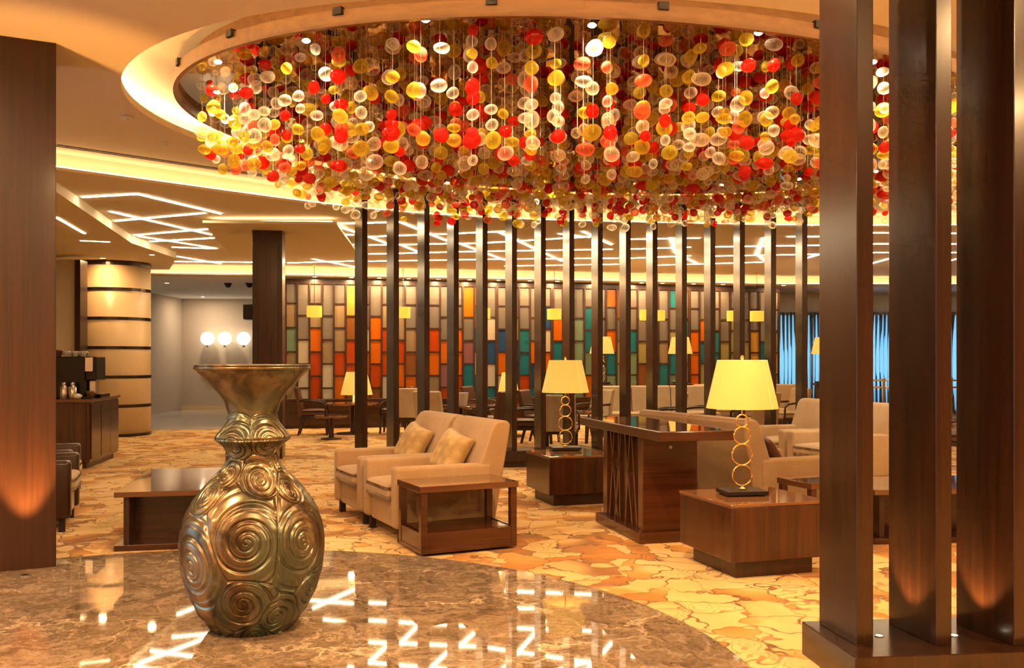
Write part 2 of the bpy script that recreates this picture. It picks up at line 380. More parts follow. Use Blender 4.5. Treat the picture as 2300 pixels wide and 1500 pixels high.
# cove trough behind the oval opening
cv = eband(.42, .46, ZC + .06, ZC + .27); cvo = cv.build('ceiling_cove_wall', M['plaster'], smooth=False); struct(cvo, 'glowing cove around the oval')
cvt = eband(-.54, .46, ZC + .27, ZC + .46).build('ceiling_cove_top', M['plaster']); struct(cvt)
cl = eband(.20, .25, ZC + .065, ZC + .085).build('cove_light', M['cove']); tag(cl, 'hidden warm light strip running round the oval ceiling cove', 'cove light')
# lower ceiling with light lines
soff = [(XL, 19.2), (-4.8, 19.8), (6.3, 22.2), (XR, 22.2)]
lowfront = offset(step, .14)
c2 = slab('ceiling_lower', [lowfront + soff[::-1]], ZL, ZL + .03, M['plaster']); struct(c2, 'lower ceiling crossed by bright light lines')
rs = band(step, offset(step, -.05), ZL + .03, ZC).build('ceiling_step', M['plaster']); struct(rs, 'lit upstand between the two ceilings')
ls = band(offset(step, .09), offset(step, .12), ZL + .032, ZL + .045).build('cove_light', M['cove2']); tag(ls, 'warm light strip on the ceiling step behind the slat screen', 'cove light')
# rear soffit and rear ceiling
sf = band(soff, offset(soff, -.08), ZS, ZL + .03).build('ceiling_soffit', M['plaster']); struct(sf)
sl = band(offset(soff, .22), offset(soff, .0), ZS, ZS + .03).build('ceiling_soffit_lip', M['plaster']); struct(sl)
sx = band(offset(soff, .12), offset(soff, .09), ZS + .032, ZS + .045).build('cove_light', M['cove2']); tag(sx, 'warm light strip along the soffit above the glass screens', 'cove light')
c3 = slab('ceiling_rear', [soff + [(XR, YF), (XL, YF)]], ZS, ZS + .05, M['plasterw']); struct(c3, 'white ceiling behind the glass screens')
# bulkhead over the coffee counter, left
bk = slab('ceiling_bulkhead', [[(XL, 8.5), (-5.0, 10.2), (-6.02, 14.8), (-6.1, 17.0), (-7.0, 19.1), (XL, 19.1)]], 3.28, 3.40, M['plaster']); struct(bk, 'dropped ceiling edge above the coffee counter')
# plain dropped panel around the square column
pn = slab('ceiling_panel', [[(-4.22, 12.75), (-2.42, 12.9), (-2.75, 16.9), (-5.05, 16.9)]], 3.30, 3.335, M['plaster']); struct(pn, 'plain dropped ceiling panel around the brown square column')
pl = MB().box(-4.15, -2.5, 12.98, 13.02, 3.345, 3.36).build('cove_light', M['cove2']); tag(pl, 'warm light strip above the dropped panel at the square column', 'cove light')
# walls
W = lambda nm, b, m: struct(b.build(nm, m))
W('wall_back', MB().box(XL, 6.7, 26.9, 27.1, 0, ZS), M['wallb'])
W('baseboard_back', MB().box(XL, 6.7, 26.87, 26.9, 0, .12), M['stone'])
W('wall_right', MB().box(XR, XR + .2, YB, YF, 0, ZC + .5), M['wallb'])
W('wall_rear', MB().box(XL, XR, YB - .2, YB, 0, ZC + .5), M['wallb'])
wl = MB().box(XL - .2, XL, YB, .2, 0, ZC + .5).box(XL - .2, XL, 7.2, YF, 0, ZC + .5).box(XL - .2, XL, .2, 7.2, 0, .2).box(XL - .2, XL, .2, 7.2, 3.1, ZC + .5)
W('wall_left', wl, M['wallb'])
W('wall_return', MB().box(XL, -7.72, 16.6, 16.75, 0, 3.21), M['wallw'])
W('trim_1', MB().box(-7.72, -7.62, 16.5, 16.78, 0, 3.2), M['darkwood'])
W('wall_window_head', MB().box(6.7, XR, 24.9, 25.1, 2.72, ZS), M['plasterw'])
W('wall_window_side', MB().box(6.6, 6.8, 24.9, 27, 0, ZS), M['wallb'])
# windows: right rear, and an unseen one added at left for cool light
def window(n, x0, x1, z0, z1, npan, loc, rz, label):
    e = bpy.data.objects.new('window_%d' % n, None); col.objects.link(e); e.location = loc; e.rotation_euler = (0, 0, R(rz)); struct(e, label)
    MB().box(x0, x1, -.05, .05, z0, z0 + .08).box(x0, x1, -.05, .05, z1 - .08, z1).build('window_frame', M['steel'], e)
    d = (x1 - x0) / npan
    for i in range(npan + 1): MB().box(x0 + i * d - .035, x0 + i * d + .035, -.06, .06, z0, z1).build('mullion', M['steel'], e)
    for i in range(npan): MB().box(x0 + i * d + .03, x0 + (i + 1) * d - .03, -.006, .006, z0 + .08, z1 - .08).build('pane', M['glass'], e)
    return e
window(1, 6.8, XR, 0., 2.72, 6, (0, 25, 0), 0, 'tall blue daylight window behind the far seating')
window(2, .2, 7.2, .2, 3.1, 5, (XL - .1, 0, 0), 90, 'tall glazing added out of view for cool light from the left').name = 'window_added_offscreen'
# sheer curtains at the far window
for k, (xa, xb) in enumerate(((7.0, 8.25), (9.3, 10.6), (11.4, 12.9))):
    b = MB(); n = 40; vs = []
    for i in range(n + 1):
        x = xa + (xb - xa) * i / n; y = 24.75 + .05 * math.sin(i * 1.9) + .015 * math.sin(i * 4.1 + k)
        vs += [(x, y, .03), (x, y, 2.70), (x, y + .006, .03), (x, y + .006, 2.70)]
    fs = []
    for i in range(n):
        q = 4 * i; fs += [(q, q + 4, q + 5, q + 1), (q + 2, q + 3, q + 7, q + 6), (q + 1, q + 5, q + 7, q + 3), (q, q + 2, q + 6, q + 4)]
    b.add(vs, fs); o = b.build('curtain', M['sheer'], smooth=True); tag(o, 'pale blue sheer curtain at the far window, ' + ('next to the lattice screens', 'the middle one of three', 'the one next to the side wall')[k], 'curtain', 'sheer curtains at the far window')
# ceiling slot diffuser
a0, a1 = (-4.6, 9.45), (-2.0, 11.85)
d = np.array(a1) - np.array(a0); Ld = float(np.linalg.norm(d)); ang = math.degrees(math.atan2(d[1], d[0]))
t = thing('air_diffuser', 'long black slot air diffuser in the ceiling beside the oval dome', 'air vent', (a0[0], a0[1], ZC), ang)
MB().box(0, Ld, -.035, .035, -.006, .0).build('slot', M['slot'], t); MB().box(0, Ld, .035, .05, -.01, .0).build('flange', M['plaster'], t)
# downlights: recessed fittings (trim ring + lens + lamp)
def downlight(x, y, z, power, colr=WARM, label='small round fill downlight added out of view in the smooth ceiling', group='added fill downlights out of view', lamp='downlight_lamp'):
    t = thing('downlight', label, 'ceiling light', (x, y, z), 0, group)
    MB().lathe([(.045, -.004), (.062, -.006), (.066, 0)], 20, cap=False).build('trim_ring', M['plaster'], t)
    MB().lathe([(.045, -.004), (.0005, -.004)], 16, cap=False).build('lens', M['uplight'], t)
    if power: light(lamp, 'AREA', (0, 0, -.02), power, colr, .12, parent=t)
DL, SOFF = 85, 20
# the same ceiling carries on above and behind the picture: unseen fill fittings are added there to light the marble, the vase and the near seats
for k, (x, y) in enumerate(((-6, 1.5), (-3.2, 1.2), (-.4, 1.6), (2.6, 1.4), (6, 1.5), (-6.2, 5.0), (6.6, 5.2), (9.5, 9), (-3.1, -1.8), (1.5, -1.8), (-2.6, 3.4), (.4, 4.6), (3.6, 2.6))):
    downlight(x, y, ZC, DL, lamp='downlight_lamp_%d_offscreen' % (k + 1))
# row of small downlights in the soffit above the glass screens, seen between the slats
for px in (707, 789, 852, 918, 985, 1055, 1120, 1190, 1252, 1345, 1441, 1488, 1558, 1624, 1760):
    k = (px - 1150.) / F; so_ = offset(soff, .11)
    for (xa, ya), (xb, yb) in zip(so_[:-1], so_[1:]):
        q = (k * ya - xa) / ((xb - xa) - k * (yb - ya))
        if 0 <= q <= 1: downlight(xa + q * (xb - xa), ya + q * (yb - ya), ZS, SOFF, label='small round downlight in the soffit above the glass screens', group='downlights in the soffit above the screens')
# two in the white corridor ceiling, the second washing the far wall
for x, y in ((-7.9, 21.4), (-8.6, 26.0)):
    downlight(x, y, ZS, 18, (1, .76, .52), 'small round downlight in the white corridor ceiling ' + ('near the soffit' if y < 24 else 'close to the far wall'), 'downlights in the corridor ceiling')
# two in the bulkhead that throw the scallops on the round column
for x, y in ((-6.32, 16.41), (-7.42, 16.95)):
    downlight(x, y, 3.28, 9, label='small round downlight beside the round column, ' + ('towards the square column' if x > -7 else 'in front of its stone face'), group='downlights in the bulkhead')
# glowing joints of the bulkhead over the counter
for (pa, pb, lab) in (((126, 487), (190, 524), 'warm light line at the bulkhead joint above the coffee counter'), ((180, 540), (247, 543), 'short warm light line at the bulkhead above the round column')):
    A = Vector(fl(*pa, 3.28)); B = Vector(fl(*pb, 3.28)); d = B - A
    o = MB().box(0, d.length, -.02, .02, -.008, 0).build('cove_light', M['cove2']); o.location = A; o.rotation_euler = (0, 0, math.atan2(d.y, d.x)); tag(o, lab, 'cove light')

# ------------------------------------------------------------------ light lines in the lower ceiling
segs = []
def L(o, s, *pts):
    for a, b in zip(pts[:-1], pts[1:]):
        segs.append(((o[0] + a[0] * s, o[1] + a[1] * s), (o[0] + b[0] * s, o[1] + b[1] * s)))
o1, s1 = (120, 300), .2957
for p in (((130, 485), (640, 455)), ((640, 455), (1270, 605)), ((240, 545), (1200, 765)), ((420, 665), (1150, 600)), ((570, 765), (1230, 868)), ((600, 770), (1175, 722)),
          ((600, 825), (1220, 790)), ((900, 860), (1240, 872)), ((940, 930), (1270, 985)), ((760, 968), (1530, 975)), ((2120, 685), (2290, 745)), ((2120, 685), (2290, 675)),
          ((2100, 768), (2280, 765)), ((2070, 850), (2280, 903)), ((2070, 850), (2280, 842)), ((2050, 915), (2280, 905)), ((1970, 950), (2290, 1010)), ((1780, 980), (2280, 965))): L(o1, s1, *p)
o2, s2 = (780, 400), .2696
for p in (((0, 375), (430, 363)), ((440, 362), (830, 520)), ((180, 485), (325, 540)), ((180, 485), (830, 462), (1310, 440)), ((180, 555), (1070, 540)), ((440, 550), (580, 608)), ((180, 630), (1070, 608), (2210, 590)),
          ((180, 690), (1310, 672), (2260, 664)), ((930, 540), (1310, 680)), ((1070, 542), (2020, 485)), ((1260, 445), (1790, 690)), ((1760, 460), (2020, 490)), ((1960, 440), (2200, 552)), ((1310, 730), (2260, 715))): L(o2, s2, *p)
o3, s3 = (1380, 430), .3435
for p in (((100, 310), (560, 302)), ((100, 375), (500, 362)), ((370, 300), (400, 400), (550, 475)), ((100, 435), (500, 418)), ((285, 480), (975, 460)), ((660, 420), (1340, 408)), ((660, 360), (1340, 350)),
          ((975, 300), (930, 410), (990, 455)), ((1130, 293), (1340, 293)), ((1200, 450), (1340, 410)), ((1640, 340), (2290, 342)), ((1640, 398), (2290, 398)), ((1640, 480), (1900, 410)), ((2050, 490), (2290, 425)), ((1640, 268), (2290, 272))): L(o3, s3, *p)
for (pa, pb) in segs:
    A = Vector(fl(*pa, ZL)); B = Vector(fl(*pb, ZL)); d = B - A
    if A.x < -4.5:                          # stop at the bulkhead edge
        ex = np.interp(A.y, [10.2, 14.8, 17.0, 19.1], [-5.0, -6.02, -6.1, -7.0]) + .06
        if A.x < ex and abs(d.x) > .1: A = A + d * min(.9, (ex - A.x) / d.x); d = B - A
    if d.length < .1: continue
    o = MB().box(0, d.length, -.015, .015, -.012, -.001).build('light_line', M['led'])
    o.location = A; o.rotation_euler = (0, 0, math.atan2(d.y, d.x))
    tag(o, 'thin bright light line set at an angle in the lower ceiling', 'ceiling light', 'light lines crossing the lower ceiling')

# ================================================================== LARGE OBJECTS
def fastmesh(name, verts, quads, mats, mi=None, smooth=True):
    me = bpy.data.meshes.new(name); nv, nf = len(verts), len(quads); k = quads.shape[1]
    me.vertices.add(nv); me.vertices.foreach_set('co', np.asarray(verts, np.float32).ravel())
    me.loops.add(nf * k); me.loops.foreach_set('vertex_index', np.asarray(quads, np.int32).ravel())
    me.polygons.add(nf); me.polygons.foreach_set('loop_start', np.arange(0, nf * k, k, dtype=np.int32))
    for m in mats: me.materials.append(m)
    if mi is not None: me.polygons.foreach_set('material_index', np.asarray(mi, np.int32))
    me.polygons.foreach_set('use_smooth', [smooth] * nf); me.update(calc_edges=True); me.validate(); return me

# ------------------------------------------------------------------ bronze vase
def vase():
    VY = 4.98; PX = F / VY; VX = at(568, VY)
    t = thing('floor_vase', 'tall patinated bronze vase with carved spirals and flared mouth on the marble', 'vase', (VX, VY, .006), 15.5)
    prof = np.array([(78, 125), (84, 127.5), (92, 127), (100, 121), (130, 108), (170, 92), (210, 76), (250, 63), (280, 58.5), (310, 57), (350, 60), (380, 67), (415, 80), (430, 86), (444, 86),
                     (452, 79), (475, 66), (500, 60), (550, 57.5), (575, 62), (600, 72), (650, 94), (700, 114), (750, 130.5), (800, 142.5), (850, 150), (900, 155), (950, 157), (1000, 157),
                     (1100, 152), (1200, 139.5), (1300, 117), (1350, 101), (1386, 88)], float)
    NZ, NT = 620, 720
    yy = np.linspace(78, 1386, NZ); r = np.interp(yy, prof[:, 0], prof[:, 1])
    k = np.ones(9) / 9; rs_ = np.convolve(np.pad(r, 4, 'edge'), k, 'valid'); r = np.where((yy > 110), rs_, r); r = np.where((yy > 424) & (yy < 450), np.interp(yy, prof[:, 0], prof[:, 1]), r)
    z = EYE - ((790 + .4465 * yy) - H) / PX; z = z - z[-1]
    th = np.linspace(-math.pi, math.pi, NT, endpoint=False)
    TH, YY = np.meshgrid(th, yy); RR = np.repeat((r / .4465)[:, None], NT, 1)      # zoom px
    sp = [(390, 905, 185, 1), (130, 1040, 200, -1), (665, 930, 185, 1), (375, 1205, 130, 1), (530, 1285, 95, 1), (455, 630, 75, -1), (300, 605, 62, 1), (205, 700, 78, 1),
          (430, 1390, 85, -1), (110, 1225, 70, -1), (600, 690, 60, 1), (700, 1160, 90, -1), (330, 470, 50, 1), (500, 450, 45, -1)]
    cs = []
    for x, y, Rr, hd in sp:
        rp = np.interp(y, yy, r) / .4465; f = max(-.99, min(.99, (x - 420) / rp)); cs.append((math.asin(f), y, Rr, hd))
    cs += [(c[0] + math.pi if c[0] < 0 else c[0] - math.pi, c[1] + 12, c[2], -c[3]) for c in cs if abs(c[0]) < 1.0]
    best = np.full(TH.shape, 1e9); sec = np.full(TH.shape, 1e9); ang_ = np.zeros(TH.shape); hand = np.zeros(TH.shape)
    for a, y, Rr, hd in cs:
        dt = (TH - a + math.pi) % (2 * math.pi) - math.pi
        du = dt * RR; dv = YY - y; rho = np.hypot(du, dv) / Rr; aa = np.arctan2(dv, du)
        nb = rho < best; sec = np.where(nb, best, np.minimum(sec, rho)); ang_ = np.where(nb, aa, ang_); hand = np.where(nb, hd, hand); best = np.where(nb, rho, best)
    fph = 2.7 * np.log(1 + 3.2 * best); ph = 2 * math.pi * fph - hand * ang_
    ridge = 1 - (0.5 + 0.5 * np.cos(ph)) ** 7; ridge = ridge * (1 - .30 * (0.5 + 0.5 * np.cos(ph + 2.2)) ** 14)
    edge = np.clip((sec - best) / .13, 0, 1); edge = edge * edge * (3 - 2 * edge)
    amp = (.45 + .55 * np.clip(best, 0, 1)) * np.clip(1.9 - .5 * best, .5, 1)
    h = ridge * edge * amp
    h *= np.clip((YY - 255 - 40 * np.sin(TH * 3 + .5)) / 60, 0, 1)                 # flare stays smooth
    lipmask = np.clip(np.abs(YY - 437) / 14, .15, 1); h *= lipmask
    Rm = (RR * .4465 / PX) + .0125 * (h - .75 * np.clip((YY - 255) / 60, 0, 1))
    dirx = np.sin(TH); diry = -np.cos(TH)
    V = np.stack([Rm * dirx, Rm * diry, np.repeat(z[:, None], NT, 1)], -1).reshape(-1, 3)
    i = np.arange(NZ - 1)[:, None]; j = np.arange(NT)[None, :]; jn = (j + 1) % NT
    Q = np.stack([i * NT + j, (i + 1) * NT + j, (i + 1) * NT + jn, i * NT + jn], -1).reshape(-1, 4)
    link('body', fastmesh('body', V, Q, [M['bronze']]), t)
    zt = z[0]
    MB().lathe([(.296, zt), (.302, zt + .004), (.298, zt + .010), (.285, zt + .006), (.262, zt - .03), (.205, zt - .10), (.15, zt - .17), (.125, zt - .26), (.15, zt - .4), (.0005, zt - .42)], 96, cap=False).build('mouth', M['bronze'], t, smooth=True)
    MB().lathe([(.0005, .0), (.20, .0), (.205, .006), (.0005, .008)], 64, cap=False).build('foot', M['bronze'], t, smooth=True)
vase()

# ------------------------------------------------------------------ glass chandelier
def chandelier():
    ZP = ZC + .08
    t = thing('glass_chandelier', 'vast oval chandelier of hanging clear, amber and red glass bubbles', 'chandelier', (0, 0, 0))
    plate = slab('mirror_plate', [[ell(-.41, 2 * math.pi * i / 128) for i in range(128)]], ZP, ZP + .03, M['mirror']); plate.parent = t
    eband(-.42, -.385, ZP - .07, ZP + .035).build('fascia_ring', M['brass_dark'], t)
    eband(-.56, -.53, ZP + .03, ZC + .27).build('drum_wall', M['brass_dark'], t)
    cm = MB().box(-.035, .035, -.02, .02, -.05, 0)
    c0 = None
    for i in range(22):
        a = 2 * math.pi * (i + .3) / 22; p = ell(-.385, a); q = ell(-.46, a)
        c0 = cm.build('clip', M['slot'], t) if c0 is None else copy_tree(c0, parent=t)
        c0.location = (p[0], p[1], ZP + .05); c0.rotation_euler = (0, 0, math.atan2(q[1] - p[1], q[0] - p[0]) + math.pi / 2)
    s0 = None
    for i in range(20):
        a = 2 * math.pi * (i + .55) / 20; p = ell(-.60 - .12 * (i % 2), a)
        if s0 is None:
            s0 = MB().lathe([(.001, -.012), (.018, -.012), (.028, -.004), (.03, 0)], 16, cap=False).build('halogen_spot', M['bulb'], t)
        else: s0 = copy_tree(s0, parent=t)
        s0.location = (p[0], p[1], ZP)
        light('chandelier_spot', 'SPOT', (p[0], p[1], ZP - .03), 52, WARM2, .03, (0, 0, 0), 130, parent=t)
    # strands
    rg = np.random.default_rng(11)
    beads = []; wires = MB(); sp_ = .215
    nx = int(2 * IA / sp_) + 1; ny = int(2 * IB / sp_) + 1
    for ix in range(-nx // 2, nx // 2 + 1):
        for iy in range(-ny // 2, ny // 2 + 1):
            x = (ix + .5 * (iy % 2)) * sp_ + rg.uniform(-.05, .05); y = iy * sp_ * .9 + rg.uniform(-.05, .05)
            e = math.hypot(x / (IA - .14), y / (IB - .14))
            if e > 1: continue
            X = EC[0] + x * math.cos(ET) - y * math.sin(ET); Y = EC[1] + x * math.sin(ET) + y * math.cos(ET)
            zl = 2.76 + .055 * (Y - 6.2) + max(0, (-2.0 - X)) * .42 + rg.uniform(-.02, .20)
            zz = ZP - rg.uniform(.05, .22); last = zz; c_prev = -1
            while zz > zl:
                f = (zz - zl) / max(.1, ZP - zl); r_ = rg.uniform(.040, .060) * (1.0 if Y < 8.5 else .92)
                u = rg.random(); cidx = 0 if u < .43 else 1 if u < .75 else 2 if u < .93 else 3
                beads.append((X + rg.uniform(-.012, .012), Y + rg.uniform(-.012, .012), zz, r_, cidx)); last = zz
                zz -= r_ * 2 * rg.uniform(.92, 1.25) + (rg.uniform(.0, .22) if f > .45 else rg.uniform(0, .05))
            wires.add([(X - .0012, Y, last), (X + .0012, Y, last), (X, Y + .002, last), (X - .0012, Y, ZP), (X + .0012, Y, ZP), (X, Y + .002, ZP)], [(0, 1, 4, 3), (1, 2, 5, 4), (2, 0, 3, 5)])
    wo = wires.build('hanging_wires', M['steel'], t); wo['kind'] = 'stuff'
    NLO, NLA = 14, 9
    tv = []; tq = []
    for a in range(NLA + 1):
        for b in range(NLO):
            p = math.pi * a / NLA; q = 2 * math.pi * b / NLO; tv.append((math.sin(p) * math.cos(q), math.sin(p) * math.sin(q), math.cos(p)))
    for a in range(NLA):
        for b in range(NLO): tq.append((a * NLO + b, (a + 1) * NLO + b, (a + 1) * NLO + (b + 1) % NLO, a * NLO + (b + 1) % NLO))
    tv = np.array(tv); tq = np.array(tq)
    def variant():
        d1 = rg.normal(size=3); d1 /= np.linalg.norm(d1); d2 = rg.normal(size=3); d2 /= np.linalg.norm(d2)
        v = tv * (1 + .16 * (tv @ d1)[:, None] ** 2 - .14 * (tv @ d2)[:, None] ** 3); v = v * np.array([rg.uniform(.9, 1.12), rg.uniform(.72, 1.0), rg.uniform(.74, 1.0)])
        a = rg.uniform(0, 6.28); c, s = math.cos(a), math.sin(a); return v @ np.array([[c, -s, 0], [s, c, 0], [0, 0, 1]]).T
    VR = [variant() for _ in range(14)]
    order = sorted(range(len(beads)), key=lambda i: -(beads[i][3] / beads[i][1]) if abs(at(0, 1)) and -.62 < beads[i][0] / beads[i][1] < .5 else 0)
    big = order[:300]; rest = order[300:]
    cache = {}
    for i in big:
        x, y, z, r_, c = beads[i]; k = (int(rg.integers(14)), c)
        if k not in cache:
            cache[k] = fastmesh('glass_bead', VR[k[0]], tq, [BM[c]])
        o = bpy.data.objects.new('glass_bead', cache[k]); col.objects.link(o); o.parent = t; o.location = (x, y, z); o.scale = (r_,) * 3
    n = len(rest); VV = np.empty((n, len(tv), 3)); mi = np.empty((n, len(tq)), np.int32)
    for a, i in enumerate(rest):
        x, y, z, r_, c = beads[i]; VV[a] = VR[int(rg.integers(14))] * r_ + np.array([x, y, z]); mi[a] = c
    QQ = (tq[None] + (np.arange(n) * len(tv))[:, None, None]).reshape(-1, 4)
    o = link('glass_beads', fastmesh('glass_beads', VV.reshape(-1, 3), QQ, BM, mi.ravel()), t); o['kind'] = 'stuff'
    print('beads', len(beads))
chandelier()

# ------------------------------------------------------------------ wooden pillar, left
pt = thing('wood_pillar', 'broad reddish wood clad pillar lit from below at the marble edge', 'pillar', (-3.13, 6.42, 0), 27)
MB().box(-1.0, 0, 0, .55, 0, ZC).build('shaft', M['pillar'], pt, .004)
ul = thing('floor_uplight', 'small flush floor uplight at the foot of the wood pillar', 'floor light', (-3.20, 6.15, 0.), 27)
MB().lathe([(.035, .0), (.035, .012), (.022, .014)], 20, cap=False).build('housing', M['steel'], ul)
MB().lathe([(.022, .013), (.0005, .013)], 16, cap=False).build('lens', M['glass'], ul)
light('uplight_lamp', 'SPOT', (0, .0, .03), 260, (1, .46, .12), .02, (R(180 - 11), 0, 0), 44, parent=ul)

# ------------------------------------------------------------------ slat screens
FH = ZC - .004
def fin_mesh(z0):
    return MB().box(-.0375, .0375, -.17, .17, z0, FH)
def near_screen():
    t = thing('slat_screen', 'tall screen of broad dark wood slats on a plinth with tiny uplights', 'screen', (1.39, 3.78, 0), 6)
    MB().box(0, 1.75, 0, .53, .07, .22).build('plinth', M['fin'], t, .004)
    MB().box(.06, 1.69, .06, .47, 0, .07).build('toe_kick', M['darkwood'], t)
    c, s = math.cos(R(6)), math.sin(R(6)); f0 = None
    for X, Y, a in ((1.463, 4.105, 8), (1.789, 4.11, 11), (2.103, 4.104, 15), (2.42, 4.11, 19)):
        dx, dy = X - 1.39, Y - 3.78; loc = (dx * c + dy * s, -dx * s + dy * c, 0)
        if f0 is None: f0 = fin_mesh(.22).build('slat', M['fin'], t, .003)
        else: f0 = copy_tree(f0, parent=t)
        f0.location = loc; f0.rotation_euler = (0, 0, R(a - 6))
    for k, (X, Y) in enumerate(((1.60, 4.075), (1.93, 4.08), (2.245, 4.08))):
        dx, dy = X - 1.39, Y - 3.78; lx, ly = dx * c + dy * s, -dx * s + dy * c
        u = MB().lathe([(.014, .223), (.0005, .2235)], 16, (lx, ly, 0), cap=False).build('uplight', M['uplight'], t)
        MB().lathe([(.020, .22), (.020, .2225), (.014, .2235)], 20, (lx, ly, 0), cap=False).build('ring', M['steel'], u)
        light('slat_uplight_offscreen' if k == 2 else 'slat_uplight', 'SPOT', (lx, ly, .235), 26, (1, .50, .16), .01, (R(180), R(20), 0), 70, parent=t)
near_screen()
def far_screen():
    t = thing('slat_screen', 'long curved row of narrow dark slats standing behind the lounge seats', 'screen', (0, 0, 0), 0)
    pxs = [797, 868, 937, 1003, 1068, 1134, 1199, 1263, 1327, 1390, 1450, 1516, 1580, 1646, 1716, 1786]
    yk = [11.75, 12.0, 12.2, 12.4, 12.55, 12.68, 12.78, 12.86, 12.92, 12.96, 12.98, 12.98, 12.95, 12.9, 12.8, 12.55]
    f0 = None; path = []
    for i, (px, Y) in enumerate(zip(pxs, yk)):
        a = 25 - 27 * i / 15; X = at(px + 14, Y); path.append((X, Y))
        if f0 is None: f0 = MB().box(-.035, .035, -.17, .17, .22, FH).build('slat', M['fin'], t, .003)
        else: f0 = copy_tree(f0, parent=t)
        f0.location = (X, Y, 0); f0.rotation_euler = (0, 0, R(a))
    d0 = np.array(path[0]) - np.array(path[1]); d1 = np.array(path[-1]) - np.array(path[-2])
    path = [tuple(np.array(path[0]) + d0 * .35)] + path + [tuple(np.array(path[-1]) + d1 * .4)]
    band(offset(path, .26), offset(path, -.26), .08, .22).build('plinth', M['fin'], t)
    band(offset(path, .20), offset(path, -.20), 0, .08).build('toe_kick', M['darkwood'], t)
far_screen()

# ------------------------------------------------------------------ columns at the back
ct = thing('round_column', 'thick round honey stone column with dark bronze bands', 'column', (-7.62, 17.9, 0))
MB().lathe([(.66, .0), (.66, 3.20)], 64).build('shaft', M['stone'], ct, smooth=False)
for p in ct.children: p.data.polygons.foreach_set('use_smooth', [len(q.vertices) == 4 for q in p.data.polygons])
for i in range(7):
    z = .0 + i * .545; z1 = min(z + .055, 3.199)
    MB().lathe([(.655, z), (.672, z), (.672, z1), (.655, z1)], 64, cap=False).build('band', M['band'], ct)
sq = thing('square_column', 'square dark brown wood column under the dropped ceiling panel', 'column', (-3.56, 13.7, 0), 8)
MB().box(-.21, .21, -.21, .21, 0, 3.30).build('shaft', M['darkwood'], sq, .004)
MB().box(-.15, .15, -.222, -.208, .3, 3.1).build('panel', M['walnutv'], sq, .003)
mo = thing('wall_monitor', 'small black monitor hung on the side of the square brown column', 'monitor', (-3.83, 13.72, 2.02), 8)
MB().box(-.09, .045, -.16, .16, 0, .22).build('casing', M['black'], mo, .01); MB().box(-.094, -.088, -.14, .14, .02, .2).build('screen', M['slot'], mo)

# ------------------------------------------------------------------ lattice glass screens
P0, P1 = np.array((-4.86, 20.02)), np.array((6.42, 22.5)); LD = P1 - P0; LL = float(np.linalg.norm(LD)); LA = math.degrees(math.atan2(LD[1], LD[0]))
NC = 45; CW = LL / NC; HT = 3.17
zones = [(0, ['cream', 'orange', 'red', 'tan', 'tan', 'green', 'cream']), (6, ['orange', 'red', 'red', 'brown', 'tan', 'cream']), (13, ['orange', 'orange', 'red', 'tan', 'mauve', 'teal']),
         (17, ['blue', 'teal', 'blue', 'orange', 'cream', 'teal', 'red']), (23, ['teal', 'blue', 'green', 'orange', 'olive', 'teal']), (29, ['olive', 'teal', 'brown', 'green', 'olive', 'tan']), (36, ['olive', 'green', 'amber', 'teal', 'olive', 'tan', 'orange'])]
fixed = {0: ['clear', 'tan', 'green', 'tan', 'tan', 'tan'], 1: ['clear', 'clear', 'cream', 'cream', 'cream', 'brown'], 2: ['clear', 'tan', 'orange', 'red', 'red', 'red'],
         3: ['clear', 'clear', 'tan', 'cream', 'cream', 'brown'], 4: ['clear', 'tan', 'tan', 'red', 'orange', 'tan'], 5: ['amber', 'brown', 'red', 'red', 'brown', 'brown'],
         8: ['clear', 'tan', 'red', 'red', 'cream', 'orange'], 7: ['clear', 'orange', 'orange', 'red', 'brown', 'brown'], 14: ['clear', 'clear', 'orange', 'orange', 'red', 'brown'], 16: ['orange', 'clear', 'teal', 'cream', 'teal', 'teal'],
         19: ['clear', 'olive', 'blue', 'blue', 'red', 'red'], 24: ['orange', 'clear', 'teal', 'teal', 'blue', 'blue'], 37: ['clear', 'orange', 'teal', 'olive', 'teal', 'tan']}
bar_me = MB().box(0, CW, -.02, .02, -.016, .016); bar0 = None
pane_cache = {}
slabs = ['cream, orange and green panes beside the square column', 'orange, red and brown panes behind the round tables', 'blue, teal and red panes at the middle of the row', 'teal, olive and brown panes behind the cream banquette', 'olive, amber and teal panes next to the blue window']
